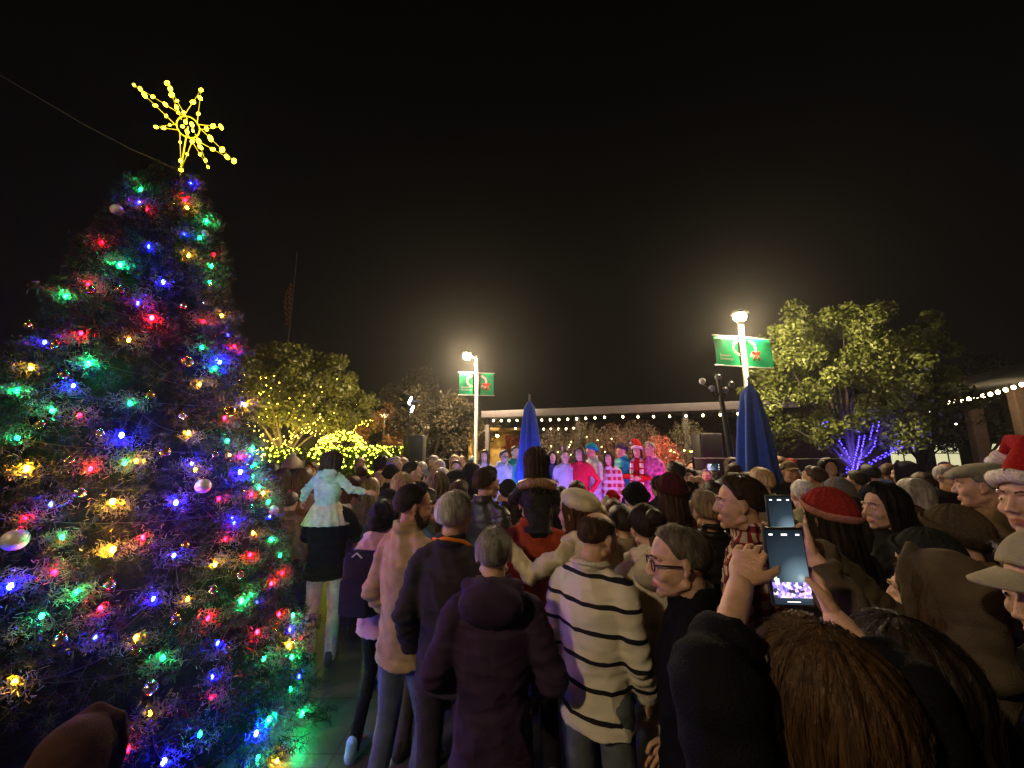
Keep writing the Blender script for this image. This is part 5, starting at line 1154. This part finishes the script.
# long black hair woman in profile
J = skel(hyaw=26, hpitch=0)
o, HM = hero(884, 488, 2.45, 62, 'woman with long black hair and dark top, face in profile left', J=J, key='blackhair', sex='f', hair='xlong', hc='black', sk='light', top='jacket', topc=(.01, .01, .012))
o, HM = hero(830, 496, 2.05, 16, 'person in red knit beanie with pink flecked brim and dark coat', J=skel(hyaw=5), key='redhat', sex='f', hair='long', hc='dark', hat='beanie', hatc=(.3, .025, .025), hat2=(.5, .22, .2), top='coat', topc=(.015, .012, .012))
o, HM = hero(984, 466, 2.45, 34, 'person in olive flat cap and brown coat in front of the tan column', J=skel(hyaw=8), key='flatcap', hair='short', hc='grey', hat='flatcap', hatc=(.25, .24, .18), top='coat', topc=(.2, .13, .075))
o, HM = hero(930, 539, 1.62, 6, 'person in black knit beanie and black coat above the taupe hood', J=skel(), key='blackbeanie', hair='short', hc='black', hat='beanie', hatc=(.02, .022, .018), top='coat', topc=(.008, .008, .008))
o, HM = hero(957, 514, 1.85, 20, 'person in dark olive beanie and brown coat behind the olive baseball cap', J=skel(), key='olivebeanie', hair='short', hc='brown', hat='beanie', hatc=(.07, .055, .03), top='coat', topc=(.16, .1, .06))
# child in brown coat low at the left, in front of the tree
X, Y = -1.2, 1.22
o, HM = person((X, Y, 0), 12, 1.25, 'child in dark brown coat standing against the tree at bottom left', J=skel(hs=1.2), key='childleft', sex='f', hi=True, hair='mid', hc='black', hat='hood', hatc=(.05, .024, .014), top='coat', topc=(.045, .022, .014), legc=(.01, .01, .01)); placed.append((X, Y))
# burgundy beanie woman, black ball hair etc.
o, HM = hero(672, 478, 2.95, 6, 'woman in burgundy knit beanie with curly brown hair and burgundy coat', J=skel(), key='down', sex='f', hi=True, hair='long', hc='brown', hat='beanie', hatc=(.06, .012, .014), top='coat', topm=knit((.07, .015, .018)))
o, HM = hero(636, 487, 3.3, -4, 'person in round black beanie and cream coat behind the bun', J=skel(), key='down', sex='f', hi=True, hair='short', hc='black', hat='beanie', hatc=(.005, .005, .005), top='hoodie', topc=(.6, .5, .38))
o, HM = hero(708, 494, 2.55, 4, 'grey brown haired person in tall collared black coat left of the plaid shirt', J=skel(), key='down', sex='f', hi=True, hair='short', hc='ash', top='puffer', topc=(.006, .006, .006))
o, HM = hero(485, 470, 3.45, -30, 'brown haired man in black leather jacket in front of the first singers', J=skel(hyaw=-22), key='leather', hi=True, hair='short', hc='brown', top='jacket', topm=mat('black_leather', (.02, .021, .02), .38, .2, 15, .4, spec=.6))
o, HM = hero(437, 475, 3.5, 8, 'woman with tawny hair in beige coat with fur hood behind the bearded man', J=skel(), key='down', sex='f', hi=True, hair='long', hc='ash', top='hoodie', topc=(.42, .3, .16))
o, HM = hero(402, 475, 4.1, 6, 'woman with long straight blonde hair behind the bearded man', J=skel(), key='down', sex='f', hi=True, hair='xlong', hc='blonde', top='coat', topc=(.3, .22, .14))
# ------------------------------------------------------------ phones
def phone(loc, rx, rz, label, seed, w=.075, h=.152, s=1.0, landscape=False):
    t = empty('smartphone', loc); t.rotation_euler = (R(rx), R(90) if landscape else 0, R(rz)); tag(t, label, 'phone', 'phones held up by the crowd')
    b = MB(); b.box((0, 0, 0), (w, .009, h), bev=.006); b.build('case', mat('phone_case', (.02, .02, .022), .3, 0, 1, 0), t)
    q = random.Random(seed); sw, sh = w*.9, h*.93; y = -.0052
    b = MB(); G = [(-sw/2, y, -sh/2), (sw/2, y, -sh/2), (sw/2, y, sh/2), (-sw/2, y, sh/2)]; b.add(G, [(0, 1, 2, 3)]); scr = b.build('screen', screen_sky(), t, smooth=False)
    def pic(name, pts, c, k):
        b = MB()
        for (x, z, ww, hh) in pts: b.add([(x-ww/2, y-.0006, z-hh/2), (x+ww/2, y-.0006, z-hh/2), (x+ww/2, y-.0006, z+hh/2), (x-ww/2, y-.0006, z+hh/2)], [(0, 1, 2, 3)])
        b.build(name, glow('screen_'+name, c, k*s), scr, smooth=False)
    z0 = -sh/2+sh*(.0); H_ = sh*.29
    b = MB(); b.add([(-sw/2, y-.0004, -sh/2+.012), (sw/2, y-.0004, -sh/2+.012), (sw/2, y-.0004, -sh/2+H_), (-sw/2, y-.0004, -sh/2+H_)], [(0, 1, 2, 3)]); b.build('picture', screen_pic(), scr, smooth=False)
    pic('lamp_spot', [(-sw*.4, -sh*.16, .006, .008), (-sw*.36, -sh*.2, .009, .012)], (.9, 1, .75), 1.2)
    pic('top_icons', [(0, sh/2-.009, .012, .0035), (-sw*.36, sh/2-.009, .008, .003), (sw*.36, sh/2-.009, .008, .003), (0, -sh/2+.005, sw*.35, .0014)], (1, 1, 1), 2)
    return t
def screen_sky():
    if 'scr' in _mats: return _mats['scr']
    m = bpy.data.materials.new('screen_night_sky'); n = nt(m); N = n.nodes; L = n.links; out = N.new('ShaderNodeOutputMaterial'); e = N.new('ShaderNodeEmission'); L.new(e.outputs[0], out.inputs[0])
    tc = N.new('ShaderNodeTexCoord'); mp = N.new('ShaderNodeMapping'); mp.inputs['Location'].default_value = (-.022, 0, .022); L.new(tc.outputs['Object'], mp.inputs[0]); v = N.new('ShaderNodeVectorMath'); v.operation = 'LENGTH'; L.new(mp.outputs[0], v.inputs[0])
    cr = N.new('ShaderNodeValToRGB'); mu = N.new('ShaderNodeMath'); mu.operation = 'MULTIPLY'; mu.inputs[1].default_value = 9; L.new(v.outputs['Value'], mu.inputs[0]); L.new(mu.outputs[0], cr.inputs[0]); E = cr.color_ramp.elements
    E[0].color = (.6, .8, .85, 1); E[1].color = (.006, .008, .012, 1); k = E.new(.1); k.color = (.2, .3, .36, 1); k = E.new(.4); k.color = (.035, .055, .075, 1)
    L.new(cr.outputs[0], e.inputs[0]); e.inputs[1].default_value = 1.0; _mats['scr'] = m; return m
def screen_pic():
    if 'pic' in _mats: return _mats['pic']
    m = bpy.data.materials.new('screen_choir_picture'); n = nt(m); N = n.nodes; L = n.links; out = N.new('ShaderNodeOutputMaterial'); e = N.new('ShaderNodeEmission'); L.new(e.outputs[0], out.inputs[0])
    tc = N.new('ShaderNodeTexCoord'); v = N.new('ShaderNodeTexVoronoi'); v.inputs['Scale'].default_value = 170; L.new(tc.outputs['Object'], v.inputs['Vector'])
    s = N.new('ShaderNodeSeparateColor'); L.new(v.outputs['Color'], s.inputs[0]); cr = N.new('ShaderNodeValToRGB'); L.new(s.outputs[0], cr.inputs[0]); E = cr.color_ramp; E.elements[0].color = (.35, .25, .9, 1); E.elements[1].color = (.9, .75, 1, 1); E.interpolation = 'CONSTANT'
    for p_, c in ((.25, (.03, .03, .05, 1)), (.4, (.8, .5, .85, 1)), (.6, (.12, .1, .4, 1)), (.75, (.9, .85, .75, 1))): k = E.elements.new(p_); k.color = c
    L.new(cr.outputs[0], e.inputs[0]); e.inputs[1].default_value = 1.6; _mats['pic'] = m; return m
p1 = at(787, 566, .85); phone(p1, -4, -3, 'near phone with a glowing screen filming the choir, held by golden haired woman', 1, w=.083, h=.152)
p2 = at(781, 522, 1.22); phone(p2, -3, -2, 'phone seen just above the nearest phone, screen showing the lit choir', 2, w=.078, h=.158)
# ------------------------------------------------------------ choir on the stage
CH = [ # px, py, d, yaw, sex, hair, hc, hat, hatc, hat2, top, topc, legc, label
 (485,451,7.5,170,'f','long','brown',None,0,0,'coat',(.62,.6,.62),(.05,.05,.1),'singer with long hair in white coat at the left end of the choir'),
 (504,451,7.3,-150,'m','short','dark',None,0,0,'hoodie',(.45,.5,.7),(.03,.06,.3),'singer in pale blue hoodie and dark glasses near the choir left end'),
 (515,447,7.7,-160,'m','short','brown',None,0,0,'jacket',(.02,.25,.3),(.03,.03,.05),'singer in dark teal jacket between pale blue hoodie and long haired girl'),
 (524,450,7.4,-170,'m','short','black',None,0,0,'sweater',(.05,.38,.34),(.03,.03,.05),'singer in light teal sweater left of the girl on shoulders'),
 (544,448,7.8,175,'m','short','brown',None,0,0,'jacket',(.4,.2,.25),(.03,.03,.05),'singer peeking out right behind the head of the girl on shoulders'),
 (552,452,7.4,178,'f','long','dark',None,0,0,'jacket',(.06,.05,.12),(.02,.02,.02),'singer with dark hair in dark navy dress in the middle of the choir'),
 (565,451,7.2,172,'m','short','brown','antlers',(.3,.2,.15),(.6,.4,.4),'sweater',(.5,.46,.58),(.05,.07,.3),'singer in lavender sweater wearing reindeer antlers'),
 (580,448,7.1,150,'f','long','brown','headband',(.75,.72,.7),0,'sweater',(.7,.02,.06),(.03,.03,.05),'singing woman in bright crimson sweater with white headband'),
 (592,443,7.4,115,'m','short','brown','beanie',(.01,.22,.4),0,'coat',(.5,.52,.6),(.3,.25,.4),'tall singer in blue knit beanie and pale denim coat'),
 (609,453,7.3,150,'f','xlong','dark',None,0,0,'coat','nordic',(.1,.1,.4),'singer with long dark hair in red and white patterned coat'),
 (622,443,7.6,120,'m','short','dark','beanie',(.05,.03,.09),0,'puffer',(.01,.25,.42),(.02,.03,.1),'singer in teal puffer jacket and dark purple beanie'),
 (637,443,7.4,150,'f','long','brown','santa',(.5,.02,.03),(.75,.72,.7),'sweater',(.6,.01,.03),(.1,.02,.02),'singer in Santa hat and red sweater with white fluffy scarf'),
 (650,443,7.3,125,'m','short','grey',None,0,0,'coat','pinkprint',(.5,.03,.1),'tall singer in pink patterned robe at the right end of the choir')]
nord = stripe_mat('red_white_knit', (.45, .02, .04), (.65, .6, .6), .13, .45, base=(.7, .65, .65)); pinkp = mat('pink_print_cloth', (.62, .16, .4), .85, .75, 16, .2)
for i, (px, py, d, yaw, sex, hr, hc, hat, hatc, hat2, top, tc_, lc, lb) in enumerate(CH):
    X, Y, h = place(px, py, d); H = min(1.82, max(1.45, h-SH)) if hat not in ('beanie', 'santa') else min(1.8, h-SH-.04)
    tm = nord if tc_ == 'nordic' else pinkp if tc_ == 'pinkprint' else None
    J = None; pose = ('down', 'pocket', 'front')[i % 3]
    o, HM = person((X, Y, SH), yaw, H, lb, pose=pose, sex=sex, hair=hr, hc=hc, hat=hat, hatc=hatc or (.1,)*3, hat2=hat2 or (.7,)*3, top=top, topm=tm, topc=tc_ if tm is None else (.1,)*3, legc=lc, sk='fair', group='choir singers on the stage', hi=False)
    if hat == 'santa':
        for s in (-1, 1):
            b = MB(); b.tube([(s*.06, -.03, 1.52), (s*.09, .12, 1.42), (s*.09, .155, 1.2), (s*.1, .16, .95)], [.03]*4, 10); V = b.V[0]; b.V[0] = V+wob(V, 70)[:, None]*.012; child('scarf', b.mesh('scarf'), o, stripe_mat('white_red_scarf', (.8, .76, .74), (.5, .02, .03), .11, .3))
    if i == 1: glasses(o, HM)
placed_stage = [(sx0-.3, sx1+.3, 6.45, 9.0)]
# ------------------------------------------------------------ listed crowd
CR = [ # px, py, d, yaw, sex, hair, hc, hat, hatc, top, topc, pose, label
 (294,444,5.6,12,'f','long','dark','pombeanie',(.6,.5,.35),'jacket',(.2,.08,.25),'down','tall figure in cream knit hat and purple jacket left of the mint sweater'),
 (283,470,5.2,20,'f','long','brown',None,0,'jacket',(.5,.12,.2),'down','person in bright pink coat just right of the Christmas tree'),
 (270,465,5.9,10,'f','curly','dark',None,0,'jacket',(.25,.15,.2),'down','curly haired person in plum jacket at the Christmas tree edge'),
 (303,470,4.9,-10,'f','long','auburn',None,0,'coat',(.3,.18,.1),'down','auburn haired person in light brown coat left of the carried child'),
 (262,492,4.9,0,'m','short','black',None,0,'coat',(.015,.015,.02),'down','dark haired man in black coat half hidden by the Christmas tree'),
 (290,494,4.5,5,'f','short','brown',None,0,'coat',(.2,.1,.06),'down','short person in reddish brown coat below the pink coat'),
 (313,463,6.9,150,'m','short','brown',None,0,'jacket',(.08,.08,.09),'down','man with dark grey jacket facing us before the clipped hedge'),
 (361,450,6.8,175,'m','bald','brown',None,0,'coat',(.05,.05,.06),'down','balding man in dark coat standing against the glowing hedge'),
 (382,449,6.9,-60,'m','curly','black',None,0,'coat',(.03,.03,.03),'down','person with big dark hair and backpack shape against the glowing hedge'),
 (395,445,6.7,-70,'m','short','white',None,0,'jacket',(.55,.03,.02),'down','white haired man in bright red jacket beside the glowing hedge'),
 (404,444,7.0,160,'m','bald','grey',None,0,'coat',(.02,.02,.02),'down','bald man in black coat right beside the bright red jacket'),
 (362,467,6.3,10,'m','short','brown',None,0,'jacket',(.25,.17,.12),'down','brown haired man in fawn jacket before the glowing hedge'),
 (352,478,5.3,-30,'f','long','auburn',None,0,'jacket',(.3,.12,.1),'down','auburn haired woman just right of the mint sweater sleeve'),
 (371,480,4.7,10,'f','xlong','ash',None,0,'coat',(.25,.2,.15),'down','woman with long ash blonde hair in sand coat'),
 (380,473,5.9,160,'f','long','blonde',None,0,'coat',(.4,.25,.12),'down','blonde girl in ochre coat turned towards the camera'),
 (391,466,5.6,0,'m','short','black','beanie',(.01,.01,.01),'coat',(.02,.02,.02),'down','man in small black beanie left of the dark haired profile'),
 (411,463,5.0,-70,'m','short','black',None,0,'jacket',(.05,.03,.03),'down','dark haired man in profile right above the long blonde hair'),
 (418,474,5.2,-50,'f','short','dark',None,0,'jacket',(.15,.1,.12),'down','short haired woman in mauve jacket right of the long blonde hair'),
 (422,463,6.6,30,'m','short','white',None,0,'jacket',(.05,.06,.06),'down','white haired man in dark green jacket in the middle distance'),
 (440,461,7.0,170,'m','short','white',None,0,'jacket',(.1,.1,.12),'down','white haired man in slate jacket facing the camera far off'),
 (443,469,5.9,150,'f','short','white',None,0,'jacket',(.1,.07,.14),'down','white haired woman in purple grey jacket facing the camera'),
 (456,469,5.4,-60,'f','short','dark','beret',(.01,.01,.012),'coat',(.04,.03,.04),'down','woman in black beret looking right in the middle distance'),
 (455,450,8.2,180,'f','long','blonde',None,0,'coat',(.5,.42,.2),'down','blonde woman in pale yellow coat left of the rear lamp post'),
 (462,448,8.6,170,'m','bald','brown',None,0,'coat',(.35,.25,.12),'down','bald man in mustard coat next to the pale yellow coat'),
 (434,453,7.9,170,'f','long','grey',None,0,'coat',(.4,.37,.33),'down','grey haired woman in light grey coat in the far row'),
 (471,466,4.6,0,'m','short','black','hood',(.01,.01,.012),'hoodie',(.01,.01,.012),'down','person with black hood up left of the leather jacket'),
 (508,481,4.3,10,'m','short','dark','beanie',(.02,.02,.02),'coat',(.03,.02,.02),'phone','person in black beanie holding a camera left of the carried girl'),
 (459,482,4.0,-20,'f','short','brown',None,0,'coat',(.02,.03,.03),'down','short brown haired person in dark green coat behind the orange collar'),
 (424,492,3.0,-40,'f','short','black',None,0,'coat',(.04,.09,.08),'down','black haired person in bottle green coat facing the bearded man'),
 (388,489,3.7,-20,'m','short','black','cap',(.01,.01,.01),'coat',(.015,.015,.015),'down','man in black cap just behind the teenager with the backpack'),
 (606,493,4.6,-10,'f','short','white','pombeanie',(.7,.6,.6),'jacket',(.5,.42,.45),'down','child in fluffy white hat near the foot of the stage'),
 (612,491,4.9,170,'f','long','dark','beanie',(.5,.01,.015),'jacket',(.3,.05,.08),'down','child in bright red beanie near the foot of the stage'),
 (614,501,4.0,0,'m','short','brown',None,0,'hoodie',(.42,.36,.5),'down','brown haired person in lavender hoodie left of the round black beanie'),
 (577,483,4.6,0,'f','long','brown',None,0,'coat',(.2,.1,.06),'down','brown haired woman with raised hand left of the crimson sweater'),
 (560,489,3.9,-10,'f','long','dark',None,0,'coat',(.12,.06,.05),'phone','dark haired woman holding hands up right of the carried girl'),
 (596,505,3.4,0,'f','short','ash',None,0,'hoodie',(.5,.44,.3),'down','ash haired person in straw coloured hoodie behind the cream beret'),
 (622,508,2.9,6,'f','short','dark',None,0,'coat',(.3,.24,.16),'down','dark haired person in beige coat between striped sweater and the bun'),
 (543,505,3.6,10,'m','short','dark',None,0,'jacket',(.02,.02,.03),'down','dark haired man in navy jacket right of the rust red jacket'),
 (676,463,4.7,20,'m','short','black',None,0,'coat',(.13,.11,.07),'down','black haired man in khaki coat right of the tall pink robe'),
 (659,476,4.5,0,'m','short','black','cap',(.01,.01,.01),'coat',(.03,.03,.03),'down','man in small black cap left of the burgundy beanie'),
 (689,470,5.3,150,'f','long','black',None,0,'coat',(.03,.03,.04),'down','black haired woman facing us beside the khaki coat'),
 (696,504,3.2,0,'f','bob','blonde',None,0,'coat',(.1,.06,.05),'down','blonde bobbed woman in brown coat right of the burgundy beanie'),
 (713,482,4.0,0,'m','short','black',None,0,'coat',(.008,.008,.01),'high','black haired man holding a phone sideways above his head'),
 (762,470,3.7,4,'f','short','blonde',None,0,'coat',(.2,.16,.1),'down','short blonde haired person behind the plaid shirt man head'),
 (748,474,4.3,0,'m','short','brown',None,0,'coat',(.04,.04,.03),'down','brown haired man below the draped umbrella'),
 (731,459,6.2,175,'f','long','brown',None,0,'coat',(.1,.13,.09),'down','woman in moss green coat left of the draped umbrella'),
 (788,461,5.0,170,'m','short','brown','cap',(.16,.12,.06),'coat',(.015,.015,.02),'down','man in tawny cap and black coat facing the camera'),
 (778,456,6.3,10,'f','bob','auburn',None,0,'coat',(.08,.07,.06),'wave','auburn haired woman raising one hand right of the draped umbrella'),
 (803,481,3.3,-10,'m','crop','white',None,0,'hoodie',(.3,.28,.16),'down','white haired man in khaki hooded jacket right of the raised phones'),
 (826,457,5.3,170,'f','long','black',None,0,'coat',(.12,.02,.03),'down','black haired woman in dark red coat below the blue lit branches'),
 (839,480,3.1,10,'m','short','grey','beanie',(.16,.15,.15),'coat',(.05,.04,.03),'down','person in mottled grey beanie behind the red knit beanie'),
 (815,468,4.4,30,'m','short','brown',None,0,'coat',(.2,.12,.08),'down','brown haired man in chestnut coat under the blue lit tree'),
 (858,472,4.6,20,'f','short','dark',None,0,'coat',(.02,.02,.025),'down','dark haired person directly below the blue wrapped trunk'),
 (870,466,5.2,0,'m','short','black',None,0,'coat',(.01,.01,.012),'down','tall black haired man right of the blue wrapped trunk'),
 (894,484,3.7,60,'m','short','brown','flatcap',(.3,.2,.16),'coat',(.02,.02,.02),'down','man in pinkish brown flat cap right of the long black hair'),
 (915,482,3.1,20,'f','bob','grey',None,0,'coat',(.02,.02,.03),'down','woman with silver grey bobbed hair left of the bald man'),
 (923,475,4.3,-10,'f','bob','brown',None,0,'coat',(.1,.07,.05),'down','brown bobbed woman in front of the lit windows'),
 (945,462,3.5,172,'m','bald','grey',None,0,'coat',(.012,.01,.015),'down','bald man with glasses facing the camera between the lit windows'),
 (961,468,4.1,20,'m','short','black',None,0,'coat',(.01,.01,.01),'down','black haired man between the bald man and the olive flat cap'),
 (905,464,4.9,30,'m','short','black','hood',(.03,.025,.04),'hoodie',(.03,.025,.04),'down','person with dark violet hood up left of the lit windows'),
 (908,505,2.4,20,'m','short','brown',None,0,'coat',(.02,.018,.015),'down','brown haired man in charcoal coat left of the black knit beanie'),
]
listed = {}
for i, (px, py, d, yaw, sex, hr, hc, hat, hatc, top, tc_, pose, lb) in enumerate(CR):
    best = None
    for dd_ in sorted(np.arange(-1.0, 1.4, .07), key=abs):
        d2 = d+dd_*max(.4, d/5); X, Y, h = place(px, py, d2); extra = {'pombeanie': .1, 'beanie': .02, 'cap': .02, 'flatcap': .03, 'beret': .04}.get(hat, 0); H = h-extra
        md = min(math.hypot(X-a, Y-b_) for a, b_ in placed); inst = any(a < X < b_ and c < Y < e for a, b_, c, e in placed_stage)
        Hc = min(1.9, max(1.2 if 'child' in lb or 'short' in lb.split()[:1] else 1.42, H))
        cost = max(0, .43-md)*10+abs(dd_)*.12+abs(H-Hc)*4+(5 if inst else 0)+(3 if math.hypot(X-TX, Y-TY) < 1.5 else 0)
        if best is None or cost < best[0]: best = (cost, X, Y, Hc)
    c_, X, Y, H = best; placed.append((X, Y))
    if c_ > 1.2: print('CROWDED', round(c_, 2), lb)
    o, HM = person((X, Y, 0), yaw, H, lb, pose=pose, sex=sex, hair=hr, hc=hc, hat=hat, hatc=hatc or (.1,)*3, top=top, topc=tc_, sk=random.choice(['light', 'fair', 'light', 'tan']), hi=False, legc=random.choice([(.03, .04, .07), (.015, .015, .018), (.05, .06, .09), (.06, .05, .04)]))
    listed[lb[:30]] = (o, HM)
    if 'with glasses' in lb: glasses(o, HM)
    if pose == 'high':
        p = Vector((X, Y, 0))+Vector((0, .36, 1.8))*H/1.75; phone(at(713, 467, Y+.34), 0, 0, 'small bright phone held sideways right of the dark lamp post', 5, landscape=True, s=1.6)
        for c in []: pass
    if pose == 'phone' and 'camera' in lb:
        t = empty('camera_body', o.location+Vector((0, .4, 1.6))*(H/1.75)); tag(t, 'small black camera held by the person in the black beanie', 'camera'); b = MB(); b.box((0, 0, 0), (.13, .05, .09), bev=.012); b.box((0, 0, .055), (.05, .045, .03), bev=.01); b.build('body', mat('black_plastic', (.02, .02, .02), .5, .1, 30, .2), t); b = MB(); b.tube([(0, .02, 0), (0, .09, 0)], [.035, .038], 16, rnd=False); b.build('lens', metal_dark, t)
# ------------------------------------------------------------ remaining people, filling the plaza
HN = dict(black='black haired', dark='dark haired', brown='brown haired', auburn='auburn haired', blonde='blonde', grey='grey haired', white='white haired', ash='ash haired')
CN = [('black', (.012, .012, .014)), ('charcoal', (.03, .03, .033)), ('navy', (.015, .02, .05)), ('olive', (.06, .06, .03)), ('maroon', (.09, .015, .02)), ('brown', (.11, .06, .035)), ('tan', (.3, .2, .12)), ('grey', (.15, .15, .15)), ('cream', (.5, .44, .34)), ('dusky blue', (.08, .12, .22)), ('teal', (.02, .1, .11)), ('rose', (.35, .12, .14))]
TN = ['jacket', 'puffer', 'coat', 'hoodie']
used = set(); q = random.Random(21); fillers = []
def region(px, d):
    if px < 345: a = 'behind the mint sweater'
    elif px < 480: a = 'between hedge and rear lamp'
    elif px < 590: a = 'before the left stage half'
    elif px < 700: a = 'before the right stage half'
    elif px < 800: a = 'around the draped umbrella'
    elif px < 890: a = 'below the blue lit tree'
    else: a = 'below the lit windows'
    return a
tries = 0
while len(fillers) < 78 and tries < 12000:
    tries += 1
    px = q.uniform(262, 985); d = q.uniform(3.0, 10.6) if px > 480 else q.uniform(3.6, 11.4)
    if px > 700 and d > 8.2: continue
    X = (px-512)/F*d
    if math.hypot(X-TX, d-TY) < 1.7: continue
    if any(a < X < b_ and c < d < e for a, b_, c, e in placed_stage): continue
    if -.9 < X < 3.3 and 5.4 < d < 9.4 : continue
    if min(math.hypot(X-a, d-b_) for a, b_ in placed) < .56: continue
    if 312 < px < 402 and d > 5.6: continue
    if px <= 312 and d > 7.2: continue
    if d > 8.7 and (px < 400 or px > 480): continue
    if math.hypot(X-T1.x-.1, d-8.4) < .5 or math.hypot(X-P2.x, d-P2.y) < .3 or math.hypot(X-U2.x, d-5.6) < .35: continue
    hx = q.choice(list(HN)[:4]*2+list(HN)[4:]); cx = q.choice(CN[:8]*2+CN); tp = q.choice(TN); rg_ = region(px, d)
    if 478 < px < 668 and d > 6: continue
    lb = f"{HN[hx]} person in {cx[0]} {tp if tp != 'puffer' else 'padded jacket'} {rg_}"
    if (hx, cx[0], tp, rg_) in used: continue
    used.add((hx, cx[0], tp, rg_)); placed.append((X, d)); fillers.append(lb)
    sex = q.choice('mf'); H = q.gauss(1.75, .06) if sex == 'm' else q.gauss(1.64, .06)
    if d < 4.5: H = min(H, 1.6)
    if 478 < px < 668:
        H = min(H, CAMZ-.132*d); 
        if H < 1.02: H = 1.02
        if H < 1.3 : lb = lb.replace(' person in', ' child in')
    yaw = -math.degrees(math.atan2(X-1.0, 7.5-d))*.8+q.gauss(0, 18) if d < 7 else q.gauss(180, 30)
    hat = q.choice([None]*6+['beanie', 'cap', 'pombeanie'])
    person((X, d, 0), yaw, H, lb.replace(' in ', {'beanie': ' with beanie in ', 'cap': ' with cap in ', 'pombeanie': ' with bobble hat in '}[hat], 1) if hat else lb, pose=q.choice(['down', 'pocket', 'front', 'down']+(['phone'] if d > 4.5 else [])), sex=sex, hair=q.choice(['short', 'crop', 'short', 'bald'] if sex == 'm' else ['long', 'bob', 'xlong', 'pony', 'curly']), hc=hx, hat=hat, hatc=q.choice([(.3, .02, .02), (.02, .02, .02), (.1, .1, .12), (.02, .06, .1)]), top=tp, topc=cx[1], sk=q.choice(['light', 'fair', 'tan', 'brown', 'light']), legc=q.choice([(.03, .04, .07), (.015, .015, .018), (.05, .06, .09)]))
print('people', len([o for o in bpy.data.objects if o.name.startswith('person')]), 'fill', len(fillers))
HALO_DENSITY = 0.0016  # thin volume added to imitate the soft glow round the lamps
if HALO_DENSITY:
    b = MB(); b.add([(x, y, z) for z in (-1, 60) for y in (-60, 90) for x in (-90, 90)], [(0, 2, 3, 1), (4, 5, 7, 6), (0, 1, 5, 4), (2, 6, 7, 3), (0, 4, 6, 2), (1, 3, 7, 5)])
    m = bpy.data.materials.new('lamp_halo_volume'); n = nt(m); out = n.nodes.new('ShaderNodeOutputMaterial'); v = n.nodes.new('ShaderNodeVolumePrincipled'); n.links.new(v.outputs[0], out.inputs['Volume'])
    v.inputs['Density'].default_value = HALO_DENSITY; v.inputs['Color'].default_value = (.9, .9, .9, 1); v.inputs['Anisotropy'].default_value = .82
    o = b.build('lamp_halo', m, smooth=False); o['kind'] = 'stuff'
print('objs', len(bpy.data.objects), 'polys', sum(len(o.data.polygons) for o in bpy.data.objects if o.type == 'MESH'))
